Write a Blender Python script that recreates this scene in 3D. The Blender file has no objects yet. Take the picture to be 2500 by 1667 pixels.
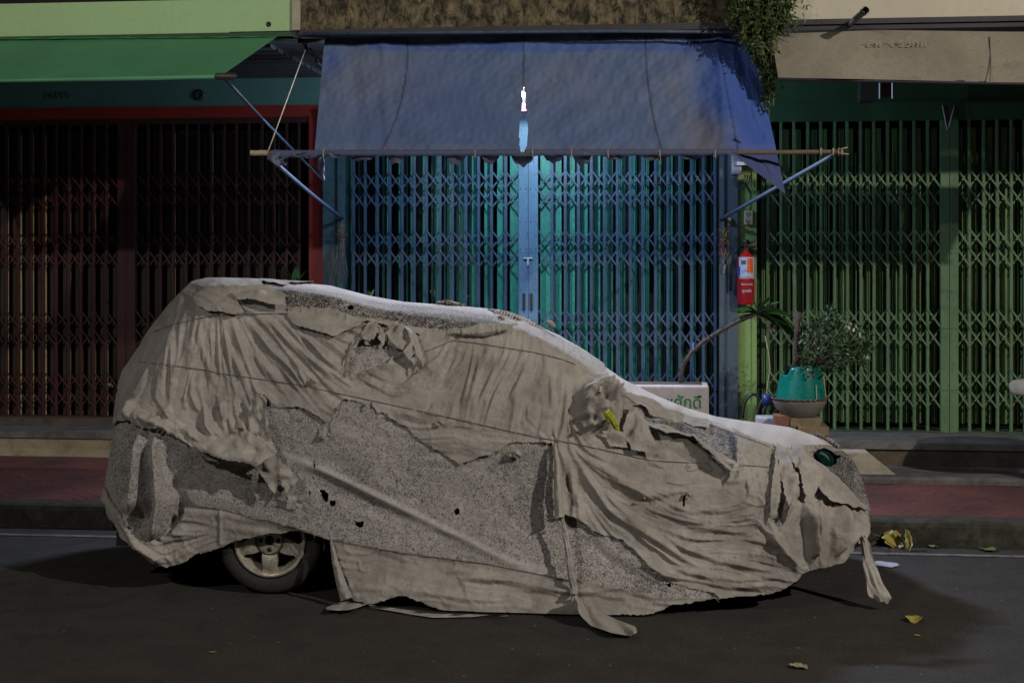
import bpy, bmesh, math, random
import numpy as np
from mathutils import Vector, Matrix
from mathutils.bvhtree import BVHTree

R_ = math.radians
rnd = random.Random(7)
nrs = np.random.RandomState(11)
scene = bpy.context.scene
COL = scene.collection

# ------------------------------------------------------------------ camera
TH = math.atan(0.11)
CAMH = 1.74
FPX = 3472.0
HY = 640.0
cam_d = bpy.data.cameras.new('camera')
cam = bpy.data.objects.new('camera', cam_d); COL.objects.link(cam)
cam_d.sensor_width = 36.0
cam_d.lens = FPX / 2500.0 * 36.0
cam_d.shift_y = -(833.5 - HY) / 2500.0
cam_d.clip_start = 0.05; cam_d.clip_end = 500
cam.location = (0, 0, CAMH)
cam.rotation_euler = (R_(90), 0, TH)
scene.camera = cam

# ------------------------------------------------------------------ world (night sky)
w = bpy.data.worlds.new('World'); scene.world = w; w.use_nodes = True
nt = w.node_tree; nt.nodes.clear()
sky = nt.nodes.new('ShaderNodeTexSky'); sky.sky_type = 'NISHITA'; sky.sun_disc = False
sky.sun_elevation = R_(-4); sky.sun_rotation = R_(200)
bg = nt.nodes.new('ShaderNodeBackground'); bg.inputs['Strength'].default_value = 0.14
wo = nt.nodes.new('ShaderNodeOutputWorld')
nt.links.new(sky.outputs[0], bg.inputs[0]); nt.links.new(bg.outputs[0], wo.inputs[0])

# ------------------------------------------------------------------ street lamps (behind the camera) and exposure
def point_lamp(name, loc, power, color, radius):
    l = bpy.data.lights.new(name, 'POINT'); l.energy = power; l.color = color; l.shadow_soft_size = radius
    o = bpy.data.objects.new(name, l); o.location = loc; COL.objects.link(o); return o
point_lamp('street_lamp_light', (9.0, 0.0, 7.6), 4500, (1.0, 0.925, 0.83), 0.10)
point_lamp('street_lamp_light', (-6.0, -1.5, 7.2), 1150, (1.0, 0.94, 0.88), 0.10)
scene.view_settings.view_transform = 'Standard'
scene.view_settings.look = 'None'
scene.view_settings.exposure = 0.0
scene.view_settings.gamma = 1.0

# ------------------------------------------------------------------ pixel <-> world
cT, sT = math.cos(TH), math.sin(TH)
def ray(px, py):
    a = (px - 1250.0) / FPX; b = -(py - HY) / FPX
    return (a * cT - sT, a * sT + cT, b)
def PY(px, py, y):
    d = ray(px, py); t = y / d[1]
    return Vector((d[0] * t, y, CAMH + d[2] * t))
def PZ(px, py, z=0.0):
    d = ray(px, py); t = (z - CAMH) / d[2]
    return Vector((d[0] * t, d[1] * t, z))
def XZ(px, py, y):
    p = PY(px, py, y); return p.x, p.z
def project(P):
    P = np.asarray(P, dtype=np.float64)
    dep = -sT * P[..., 0] + cT * P[..., 1]
    lat = cT * P[..., 0] + sT * P[..., 1]
    return 1250 + FPX * lat / dep, HY - FPX * (P[..., 2] - CAMH) / dep

# ------------------------------------------------------------------ materials
class NT:
    def __init__(s, name):
        s.m = bpy.data.materials.new(name); s.m.use_nodes = True
        s.t = s.m.node_tree; s.b = s.t.nodes['Principled BSDF']
    def n(s, typ, **kw):
        nd = s.t.nodes.new(typ)
        for k, v in kw.items():
            if k.startswith('i_'):
                nd.inputs[k[2:].replace('_', ' ')].default_value = v
            else: setattr(nd, k, v)
        return nd
    def l(s, a, b): s.t.links.new(a, b)
    def val(s, sock, v):
        if hasattr(v, 'node'): s.l(v, sock)
        else: sock.default_value = v
    def math(s, op, a, b=0.0, c=0.0):
        nd = s.n('ShaderNodeMath', operation=op)
        s.val(nd.inputs[0], a); s.val(nd.inputs[1], b); s.val(nd.inputs[2], c)
        return nd.outputs[0]
    def pos(s, scale=(1, 1, 1)):
        g = s.n('ShaderNodeNewGeometry'); mp = s.n('ShaderNodeMapping'); mp.inputs['Scale'].default_value = scale
        s.l(g.outputs['Position'], mp.inputs[0]); return mp.outputs[0]
    def noise(s, vec, scale, detail=4, rough=0.55, dist=0.0):
        nd = s.n('ShaderNodeTexNoise'); nd.inputs['Scale'].default_value = scale
        nd.inputs['Detail'].default_value = detail; nd.inputs['Roughness'].default_value = rough
        nd.inputs['Distortion'].default_value = dist
        if vec is not None: s.l(vec, nd.inputs['Vector'])
        return nd.outputs[0]
    def ramp(s, fac, stops):
        nd = s.n('ShaderNodeValToRGB'); el = nd.color_ramp.elements
        while len(el) < len(stops): el.new(0.5)
        for e, (p, c) in zip(el, stops):
            e.position = p; e.color = (c[0], c[1], c[2], 1) if not isinstance(c, (int, float)) else (c, c, c, 1)
        s.val(nd.inputs[0], fac); return nd.outputs[0]
    def mix(s, fac, a, b, mode='MIX'):
        nd = s.n('ShaderNodeMix', data_type='RGBA', blend_type=mode)
        s.val(nd.inputs[0], fac)
        for sock, v in ((nd.inputs[6], a), (nd.inputs[7], b)):
            if hasattr(v, 'node'): s.l(v, sock)
            else: sock.default_value = (v[0], v[1], v[2], 1)
        return nd.outputs[2]
    def bump(s, h, strength=0.3, dist=0.01):
        nd = s.n('ShaderNodeBump'); nd.inputs['Strength'].default_value = strength; nd.inputs['Distance'].default_value = dist
        s.l(h, nd.inputs['Height']); s.l(nd.outputs[0], s.b.inputs['Normal'])
    def base(s, c):
        s.val(s.b.inputs['Base Color'], c if hasattr(c, 'node') else (c[0], c[1], c[2], 1))
    def rough(s, v): s.val(s.b.inputs['Roughness'], v)

def paint(name, c, var=0.35, scale=3.0, rough=0.55, dirt=(0.03, 0.025, 0.02), dirt_amt=0.3, fine=40.0, bump=0.15, stretch=(1, 1, 0.35)):
    s = NT(name); p = s.pos(stretch)
    n1 = s.noise(p, scale, 6, 0.62); n2 = s.noise(s.pos(), fine, 4, 0.6)
    dark = tuple(x * (1 - var) for x in c)
    c1 = s.ramp(n1, [(0.3, dark), (0.65, c)])
    f = s.ramp(n2, [(0.52, 0), (0.72, 1)])
    s.base(s.mix(s.math('MULTIPLY', f, dirt_amt), c1, dirt))
    s.rough(rough); s.bump(n2, bump, 0.004); return s.m
def plain(name, c, rough=0.6, metal=0.0, emit=None, es=0.0):
    s = NT(name); n = s.noise(s.pos(), 25, 4)
    s.base(s.ramp(n, [(0.3, tuple(x * 0.75 for x in c)), (0.7, c)])); s.rough(rough)
    s.b.inputs['Metallic'].default_value = metal
    if emit: s.b.inputs['Emission Color'].default_value = (*emit, 1); s.b.inputs['Emission Strength'].default_value = es
    return s.m

M = {}
# road
s = NT('asphalt'); p = s.pos()
n1 = s.noise(p, 1.1, 6, 0.6); n2 = s.noise(p, 60, 6, 0.9); n3 = s.noise(p, 4, 8, 0.75)
c = s.ramp(n1, [(0.3, (0.0085, 0.0078, 0.007)), (0.7, (0.017, 0.015, 0.0133))])
c = s.mix(s.ramp(n2, [(0.42, 0.0), (0.66, 0.8)]), c, (0.075, 0.065, 0.055))
c = s.mix(s.ramp(n3, [(0.45, 0), (0.62, 0.6)]), c, (0.007, 0.0065, 0.006))
vo = s.n('ShaderNodeTexVoronoi', feature='DISTANCE_TO_EDGE'); vo.inputs['Scale'].default_value = 0.55
dv = s.n('ShaderNodeMix', data_type='VECTOR'); dv.inputs[0].default_value = 0.12
s.l(p, dv.inputs[4]); nn = s.n('ShaderNodeTexNoise'); nn.inputs['Scale'].default_value = 2.5; nn.inputs['Detail'].default_value = 6; s.l(p, nn.inputs['Vector']); s.l(nn.outputs[1], dv.inputs[5]); s.l(dv.outputs[1], vo.inputs['Vector'])
crk = s.ramp(vo.outputs[0], [(0.0, 0.5), (0.004, 0.0)])
c = s.mix(crk, c, (0.006, 0.006, 0.006))
vs = s.n('ShaderNodeTexVoronoi'); vs.inputs['Scale'].default_value = 7.0; s.l(p, vs.inputs['Vector'])
c = s.mix(s.ramp(vs.outputs[0], [(0.035, 0.8), (0.055, 0.0)]), c, (0.22, 0.2, 0.16))
s.base(c); s.rough(0.85); s.bump(n2, 0.8, 0.008); M['asphalt'] = s.m
# stamped red pavement: fish-scale rings
s = NT('stamped_pavement'); g = s.n('ShaderNodeNewGeometry'); sx = s.n('ShaderNodeSeparateXYZ'); s.l(g.outputs['Position'], sx.inputs[0])
u = s.math('MULTIPLY', sx.outputs[0], 1.7); v = s.math('MULTIPLY', sx.outputs[1], 3.4)
row = s.math('FLOOR', v); off = s.math('MULTIPLY', s.math('MODULO', s.math('ABSOLUTE', row), 2.0), 0.5)
du = s.math('SUBTRACT', s.math('FRACT', s.math('ADD', u, off)), 0.5)
dvv = s.math('MULTIPLY', s.math('FRACT', v), 0.5)
d = s.math('SQRT', s.math('ADD', s.math('MULTIPLY', du, du), s.math('MULTIPLY', dvv, dvv)))
d = s.math('ADD', d, s.math('MULTIPLY', s.noise(s.pos(), 5, 3), 0.08))
rings = s.math('FRACT', s.math('MULTIPLY', d, 7.0))
line = s.ramp(rings, [(0.0, 1.0), (0.20, 0.0)])
n1 = s.noise(s.pos(), 2.2, 6); n2 = s.noise(s.pos(), 60, 4)
c = s.ramp(n1, [(0.3, (0.05, 0.017, 0.015)), (0.72, (0.15, 0.042, 0.034))])
c = s.mix(s.ramp(n2, [(0.45, 0), (0.8, 0.6)]), c, (0.05, 0.03, 0.03))
c = s.mix(s.math('MULTIPLY', line, 0.9), c, (0.03, 0.016, 0.015))
s.base(c); s.rough(0.7)
s.bump(s.math('SUBTRACT', s.math('MULTIPLY', n2, 0.5), line), 0.6, 0.006); M['pavement'] = s.m
def stone(name, a, b, dark=(0.02, 0.017, 0.012), st=(0.45, 0.75), scale=4, fine=55, rough=0.85, amt=0.8, stretch=(1, 1, 1)):
    s = NT(name); p = s.pos(stretch)
    n1 = s.noise(p, scale, 8, 0.65); n2 = s.noise(s.pos(), fine, 5, 0.65); n3 = s.noise(p, scale * 2.3, 6, 0.7, 0.5)
    c = s.ramp(n1, [(0.3, a), (0.7, b)])
    c = s.mix(s.math('MULTIPLY', s.ramp(n3, [(st[0], 0), (st[1], 1)]), amt), c, dark)
    c = s.mix(s.math('MULTIPLY', s.ramp(n2, [(0.5, 0), (0.8, 1)]), 0.45), c, dark)
    s.base(c); s.rough(rough); s.bump(n2, 0.5, 0.006); return s.m
M['kerb'] = stone('kerb_concrete', (0.018, 0.016, 0.010), (0.060, 0.053, 0.038), (0.008, 0.009, 0.004), (0.42, 0.62), 7)
M['step_pale'] = stone('pale_plaster_step', (0.20, 0.165, 0.10), (0.36, 0.31, 0.20), (0.09, 0.08, 0.05), (0.5, 0.8), 2.5)
M['step_grey'] = stone('grey_cement_step', (0.075, 0.07, 0.068), (0.15, 0.14, 0.135))
M['step_dark'] = stone('dark_cement_step', (0.045, 0.037, 0.03), (0.11, 0.085, 0.06))
M['ramp'] = stone('worn_cement_ramp', (0.30, 0.26, 0.19), (0.46, 0.42, 0.34), (0.12, 0.11, 0.06), (0.5, 0.85), 3)
M['moss'] = stone('mossy_concrete', (0.05, 0.042, 0.022), (0.27, 0.215, 0.125), (0.008, 0.009, 0.005), (0.40, 0.60), 7.0, 60, 0.95, 0.93, (1.3, 1, 0.75))
M['beige_wall'] = paint('beige_wall_paint', (0.56, 0.52, 0.40), 0.15, 1.4, 0.8, (0.09, 0.08, 0.05), 0.10, 20)
M['green_wall'] = paint('light_green_wall_paint', (0.38, 0.57, 0.29), 0.10, 1.0, 0.8, (0.1, 0.12, 0.05), 0.12, 30)
M['teal_wall'] = paint('teal_wall_paint', (0.10, 0.19, 0.15), 0.2, 1.5, 0.75, (0.02, 0.03, 0.03), 0.25, 30)
M['soffit'] = paint('dark_soffit', (0.055, 0.05, 0.058), 0.3, 4, 0.8)
M['dark'] = plain('unlit_interior', (0.006, 0.006, 0.006), 0.9)
M['red'] = paint('red_gate_paint', (0.34, 0.026, 0.016), 0.35, 4, 0.5, (0.03, 0.01, 0.01), 0.4)
M['red_dark'] = paint('dark_red_gate_paint', (0.052, 0.011, 0.008), 0.5, 7, 0.6, (0.01, 0.005, 0.005), 0.6)
M['brown_slat'] = paint('brown_slat_paint', (0.035, 0.02, 0.014), 0.5, 9, 0.6)
M['cream_slat'] = paint('cream_slat_paint', (0.40, 0.32, 0.17), 0.3, 9, 0.6, dirt_amt=0.5)
M['blue'] = paint('blue_gate_paint', (0.048, 0.085, 0.145), 0.35, 6, 0.5, (0.05, 0.035, 0.035), 0.55, 34)
M['post_blue'] = paint('lock_post_paint', (0.11, 0.20, 0.31), 0.25, 5, 0.45, (0.09, 0.06, 0.06), 0.5, 22)
M['teal_slat'] = paint('teal_slat_paint', (0.035, 0.27, 0.20), 0.4, 6, 0.5, (0.01, 0.02, 0.02), 0.5)
M['greygreen'] = paint('sage_gate_paint', (0.095, 0.18, 0.080), 0.35, 6, 0.6, (0.05, 0.04, 0.02), 0.5, 40)
M['lime_slat'] = paint('lime_slat_paint', (0.13, 0.24, 0.065), 0.4, 6, 0.6, (0.02, 0.03, 0.01), 0.5)
M['dkgreen'] = paint('dark_green_paint', (0.022, 0.075, 0.026), 0.4, 4, 0.6)
M['lime_post'] = paint('lime_post_paint', (0.19, 0.29, 0.085), 0.2, 4, 0.6, (0.05, 0.06, 0.02), 0.35)
M['blue_col'] = paint('slate_blue_column_paint', (0.065, 0.095, 0.12), 0.3, 4, 0.6, (0.02, 0.02, 0.02), 0.5)
M['teal_col'] = paint('teal_column_paint', (0.055, 0.11, 0.125), 0.4, 7, 0.6, (0.015, 0.015, 0.015), 0.7, 25)
M['green_canvas'] = paint('green_awning_canvas', (0.075, 0.27, 0.13), 0.2, 2, 0.55, (0.02, 0.05, 0.03), 0.15, 120, 0.1)
M['beige_canvas'] = stone('grey_beige_awning_canvas', (0.185, 0.165, 0.125), (0.27, 0.245, 0.19), (0.06, 0.045, 0.03), (0.56, 0.8), 2.0, 70, 0.9, 0.6)
M['metal'] = plain('old_metal', (0.09, 0.085, 0.08), 0.45, 0.6)
M['pipe_blue'] = paint('blue_pipe_paint', (0.065, 0.10, 0.16), 0.4, 20, 0.65)
M['pipe_dark'] = plain('dark_pipe_paint', (0.05, 0.045, 0.055), 0.5, 0.3)
M['bamboo'] = plain('wooden_pole', (0.16, 0.11, 0.07), 0.75)
M['rope'] = plain('rope_fibre', (0.42, 0.36, 0.26), 0.9)
M['white'] = plain('white_paint', (0.62, 0.62, 0.62), 0.6)
M['black'] = plain('black_rubber', (0.012, 0.012, 0.012), 0.6)
M['wire'] = plain('black_wire', (0.02, 0.02, 0.022), 0.5)
# blue awning tarpaulin
s = NT('faded_blue_tarpaulin'); p = s.pos((1, 1, 1)); a = s.n('ShaderNodeAttribute', attribute_name='wear_light')
n1 = s.noise(p, 1.3, 7, 0.62); n2 = s.noise(p, 90, 4, 0.7); n3 = s.noise(p, 7, 6, 0.6)
c = s.ramp(n1, [(0.30, (0.075, 0.122, 0.265)), (0.52, (0.098, 0.148, 0.275)), (0.74, (0.145, 0.178, 0.26))])
c = s.mix(s.ramp(n3, [(0.55, 0), (0.75, 0.35)]), c, (0.045, 0.06, 0.12))
c = s.mix(s.ramp(n2, [(0.4, 0), (0.75, 0.5)]), c, (0.06, 0.085, 0.17))
sep = s.n('ShaderNodeSeparateColor'); s.l(a.outputs['Color'], sep.inputs[0])
c = s.mix(sep.outputs[0], c, (0.030, 0.085, 0.36))
c = s.mix(sep.outputs[1], c, (0.15, 0.15, 0.19))
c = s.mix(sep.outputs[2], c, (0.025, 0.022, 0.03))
s.base(c); s.rough(0.75); s.bump(n2, 0.3, 0.003); M['tarp'] = s.m
# car cover canvas
s = NT('dusty_canvas'); p = s.pos()
n1 = s.noise(p, 2.2, 6, 0.6); n2 = s.noise(p, 150, 3, 0.7); n3 = s.noise(p, 16, 6, 0.65, 0.6); n4 = s.noise(p, 45, 5, 0.7)
c = s.ramp(n1, [(0.3, (0.275, 0.256, 0.229)), (0.7, (0.392, 0.366, 0.328))])
c = s.mix(s.ramp(n3, [(0.46, 0), (0.72, 0.45)]), c, (0.155, 0.14, 0.125))
c = s.mix(s.ramp(n3, [(0.2, 0.35), (0.38, 0)]), c, (0.40, 0.36, 0.30))
c = s.mix(s.ramp(n2, [(0.5, 0), (0.8, 0.35)]), c, (0.11, 0.10, 0.085))
at_ = s.n('ShaderNodeAttribute', attribute_name='wear_light'); sp_ = s.n('ShaderNodeSeparateColor'); s.l(at_.outputs['Color'], sp_.inputs[0])
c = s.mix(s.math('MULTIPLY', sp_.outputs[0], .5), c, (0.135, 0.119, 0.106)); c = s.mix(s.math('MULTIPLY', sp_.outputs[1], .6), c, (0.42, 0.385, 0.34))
s.base(c); s.rough(0.93); h = s.math('ADD', s.math('MULTIPLY', n4, 1.0), s.math('MULTIPLY', n2, 0.25)); s.bump(h, 0.6, 0.012); M['canvas'] = s.m
# fuzzy peeling lining
s = NT('peeling_fuzzy_lining'); p = s.pos(); a = s.n('ShaderNodeAttribute', attribute_name='wear_light')
sep = s.n('ShaderNodeSeparateColor'); s.l(a.outputs['Color'], sep.inputs[0])
n1 = s.noise(p, 3.0, 6, 0.65); fine = s.noise(p, 100, 4, 0.8, 1.0); coarse = s.noise(p, 36, 7, 0.82, 3.5)
f = s.math('ADD', s.math('MULTIPLY', fine, s.math('SUBTRACT', 1.0, sep.outputs[0])), s.math('MULTIPLY', coarse, sep.outputs[0]))
thr = s.math('ADD', 0.412, s.math('MULTIPLY', s.math('SUBTRACT', n1, 0.5), 0.22))
thr = s.math('ADD', thr, s.math('MULTIPLY', sep.outputs[0], 0.085))
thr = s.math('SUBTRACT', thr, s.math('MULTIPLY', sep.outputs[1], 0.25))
k = s.math('MULTIPLY', s.math('SUBTRACT', f, thr), s.math('ADD', 9.0, s.math('MULTIPLY', sep.outputs[0], 8.0))); k = s.math('MINIMUM', s.math('MAXIMUM', k, 0.0), 1.0)
lt = s.ramp(s.noise(p, 30, 5, 0.7), [(0.3, (0.34, 0.318, 0.30)), (0.7, (0.52, 0.49, 0.47))])
st_ = s.ramp(s.noise(p, 1.7, 7, 0.7, 0.8), [(0.42, 0.0), (0.62, 0.28)])
lt = s.mix(st_, lt, (0.21, 0.19, 0.172))
c = s.mix(k, s.mix(sep.outputs[0], (0.10, 0.091, 0.085), (0.018, 0.017, 0.016)), lt)
c = s.mix(s.math('MULTIPLY', sep.outputs[2], .8), c, (0.62, 0.60, 0.59))  # whitens the dusty tops; cold lamp light there is put into the colour
s.base(c); s.rough(0.97); s.bump(f, 0.8, 0.010); M['lining'] = s.m

# ------------------------------------------------------------------ mesh helpers
class MB:
    def __init__(s): s.v = []; s.f = []; s.sm = []
    def add(s, v, f, smooth=False):
        b = len(s.v); s.v += [tuple(q) for q in v]; s.f += [tuple(i + b for i in q) for q in f]; s.sm += [smooth] * len(f); return s
    def box(s, x0, x1, y0, y1, z0, z1):
        v = [(x, y, z) for x in (x0, x1) for y in (y0, y1) for z in (z0, z1)]
        return s.add(v, [(0, 1, 3, 2), (4, 6, 7, 5), (0, 4, 5, 1), (2, 3, 7, 6), (0, 2, 6, 4), (1, 5, 7, 3)])
    def bar(s, a, b, w_, d_, up=(0, 1, 0)):
        a = Vector(a); b = Vector(b); t = (b - a).normalized(); n = Vector(up); n = (n - t * n.dot(t)).normalized(); c = t.cross(n)
        v = []
        for p_ in (a, b):
            for i, j in ((-1, -1), (1, -1), (1, 1), (-1, 1)): v.append(p_ + c * (i * w_ / 2) + n * (j * d_ / 2))
        return s.add(v, [(0, 1, 2, 3), (7, 6, 5, 4), (0, 4, 5, 1), (1, 5, 6, 2), (2, 6, 7, 3), (3, 7, 4, 0)])
    def tube(s, pts, r, n=8, cap=True):
        pts = [Vector(q) for q in pts]; rr = r if isinstance(r, (list, tuple)) else [r] * len(pts)
        v = []; f = []; pn = None
        for i, p_ in enumerate(pts):
            t = (pts[min(i + 1, len(pts) - 1)] - pts[max(i - 1, 0)]).normalized()
            if pn is None: pn = t.orthogonal().normalized()
            pn = (pn - t * pn.dot(t)); pn = pn.normalized() if pn.length > 1e-6 else t.orthogonal().normalized()
            c = t.cross(pn)
            for k in range(n):
                a = 2 * math.pi * k / n; v.append(p_ + (pn * math.cos(a) + c * math.sin(a)) * rr[i])
        for i in range(len(pts) - 1):
            for k in range(n): f.append((i * n + k, i * n + (k + 1) % n, (i + 1) * n + (k + 1) % n, (i + 1) * n + k))
        if cap: f.append(tuple(range(n))[::-1]); f.append(tuple((len(pts) - 1) * n + k for k in range(n)))
        return s.add(v, f, True)
    def lathe(s, prof, c=(0, 0, 0), n=40, axis='z', smooth=True, wob=None):
        v = []; f = []
        for i, (r, h) in enumerate(prof):
            for k in range(n):
                a = 2 * math.pi * k / n; q = r * (wob(a, i) if wob else 1)
                if axis == 'z': v.append((c[0] + q * math.cos(a), c[1] + q * math.sin(a), c[2] + h))
                else: v.append((c[0] + q * math.cos(a), c[1] + h, c[2] + q * math.sin(a)))
        for i in range(len(prof) - 1):
            for k in range(n): f.append((i * n + k, i * n + (k + 1) % n, (i + 1) * n + (k + 1) % n, (i + 1) * n + k))
        return s.add(v, f, smooth)
    def grid(s, fn, nu, nv, smooth=True, keep=None):
        v = [fn(i / nu, j / nv) for j in range(nv + 1) for i in range(nu + 1)]
        f = []
        for j in range(nv):
            for i in range(nu):
                if keep and not keep((i + .5) / nu, (j + .5) / nv): continue
                a = j * (nu + 1) + i; f.append((a, a + 1, a + nu + 2, a + nu + 1))
        return s.add(v, f, smooth)
    def prism(s, poly, y0, y1):   # poly in xz, extruded along y
        n = len(poly); v = [(x, y0, z) for x, z in poly] + [(x, y1, z) for x, z in poly]
        f = [tuple(range(n))[::-1], tuple(range(n, 2 * n))] + [(i, (i + 1) % n, n + (i + 1) % n, n + i) for i in range(n)]
        return s.add(v, f)
    def build(s, name, mat, parent=None, origin=None, recalc=True):
        me = bpy.data.meshes.new(name); o0 = Vector((0, 0, 0))
        org = None
        if parent is not None: org = Vector(parent['_org'])
        elif origin is not None: org = Vector(origin)
        if org is None:
            c = np.array(s.v); org = Vector(((c[:, 0].min() + c[:, 0].max()) / 2, (c[:, 1].min() + c[:, 1].max()) / 2, c[:, 2].min()))
        me.from_pydata([(Vector(q) - org) for q in s.v], [], s.f)
        if recalc:
            bm = bmesh.new(); bm.from_mesh(me); bmesh.ops.recalc_face_normals(bm, faces=bm.faces); bm.to_mesh(me); bm.free()
        me.polygons.foreach_set('use_smooth', s.sm)
        me.materials.append(mat)
        o = bpy.data.objects.new(name, me); COL.objects.link(o)
        o['_org'] = tuple(org)
        if parent is not None: o.parent = parent
        else: o.location = org
        return o
def tag(o, label=None, cat=None, group=None, kind=None):
    if label: o['label'] = label
    if cat: o['category'] = cat
    if group: o['group'] = group
    if kind: o['kind'] = kind
    return o
def thing(name, loc, label, cat, group=None):
    o = bpy.data.objects.new(name, None); COL.objects.link(o); o.location = loc; o['_org'] = tuple(loc)
    o.empty_display_size = 0.1
    return tag(o, label, cat, group)
def bevel(o, w_=0.01, seg=2):
    m = o.modifiers.new('bevel', 'BEVEL'); m.width = w_; m.segments = seg; m.limit_method = 'ANGLE'; return o
def text(body, name, size, loc, mat, parent, extrude=0.001, rot=(math.pi / 2, 0, 0), sx=1.0, align='CENTER'):
    cu = bpy.data.curves.new(name, 'FONT'); cu.body = body; cu.size = size; cu.extrude = extrude; cu.align_x = align; cu.offset = size * .012; cu.align_y = 'CENTER'
    o = bpy.data.objects.new(name, cu); COL.objects.link(o)
    bpy.context.view_layer.update()
    me = bpy.data.meshes.new_from_object(o.evaluated_get(bpy.context.evaluated_depsgraph_get()))
    bpy.data.objects.remove(o)
    mt = Matrix.Translation(Vector(loc) - Vector(parent['_org'])) @ Matrix.Rotation(rot[2], 4, 'Z') @ Matrix.Rotation(rot[0], 4, 'X') @ Matrix.Diagonal((sx, 1, 1, 1))
    me.transform(mt); me.materials.clear(); me.materials.append(mat)
    o2 = bpy.data.objects.new(name, me); COL.objects.link(o2); o2.parent = parent; o2['_org'] = parent['_org']; return o2
def lerp(a, b, t): return a + (b - a) * t

exec_parts = []
# ==================================================================== GROUND
YK = 8.95      # kerb face
YG = 11.7      # gate plane
PV = 0.15      # pavement height
b = MB()
b.add([(-60, -40, 0), (60, -40, 0), (60, YK + 0.05, 0), (-60, YK + 0.05, 0)], [(0, 1, 2, 3)])
tag(b.build('road', M['asphalt'], origin=(0, 0, 0)), kind='structure')
b = MB(); b.add([(-60, YK + 0.16, PV), (60, YK + 0.16, PV), (60, 60, PV), (-60, 60, PV)], [(0, 1, 2, 3)])
tag(b.build('pavement', M['pavement'], origin=(0, 0, 0)), kind='structure')
# kerb: rounded stones with joints
b = MB(); xk = -20.4
while xk < 20:
    L = 2.4; prof = [(0.0, 0), (0.0, 0.115), (0.012, 0.14), (0.04, 0.153), (0.16, 0.156), (0.16, 0)]
    v = [(xx, YK + p_[0] + rnd.uniform(0, .003), p_[1]) for xx in (xk + 0.005, xk + L - 0.005) for p_ in prof]; n = len(prof)
    b.add(v, [(i, i + 1, n + i + 1, n + i) for i in range(n - 1)] + [tuple(range(n)), tuple(range(n, 2 * n))])
    xk += L
tag(b.build('kerb', M['kerb'], origin=(0, YK, 0)), kind='structure')
# white edge line
s = NT('worn_white_line'); n1 = s.noise(s.pos(), 14, 6, 0.7); n2 = s.noise(s.pos(), 120, 3)
s.base(s.mix(s.ramp(n1, [(0.42, 0), (0.66, 0.8)]), (0.15, 0.14, 0.13), (0.03, 0.027, 0.024))); s.rough(0.8); s.bump(n2, 0.3, 0.003); M['line'] = s.m
b = MB(); l0 = PZ(0, 1301, 0); l1 = PZ(2500, 1363, 0)
yl0 = lerp(l0.y, l1.y, 0.5)
b.add([(-20, yl0 - 0.032, 0.004), (20, yl0 - 0.032, 0.004), (20, yl0 + 0.03, 0.004), (-20, yl0 + 0.03, 0.004)], [(0, 1, 2, 3)])
tag(b.build('road_marking', M['line'], origin=(0, yl0, 0)), kind='structure')

# ==================================================================== SHOPHOUSES
YF = 9.74                      # balcony fascia plane
def gx(px, py=600, y=YG): return PY(px, py, y).x
def gz(py, px=1250, y=YG): return PY(px, py, y).z
XA = gx(793); XB = gx(1800)    # party lines between the shops at the gate plane
ZS = PY(1250, 80, YF).z        # soffit height
ZTOP = 7.5

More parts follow.
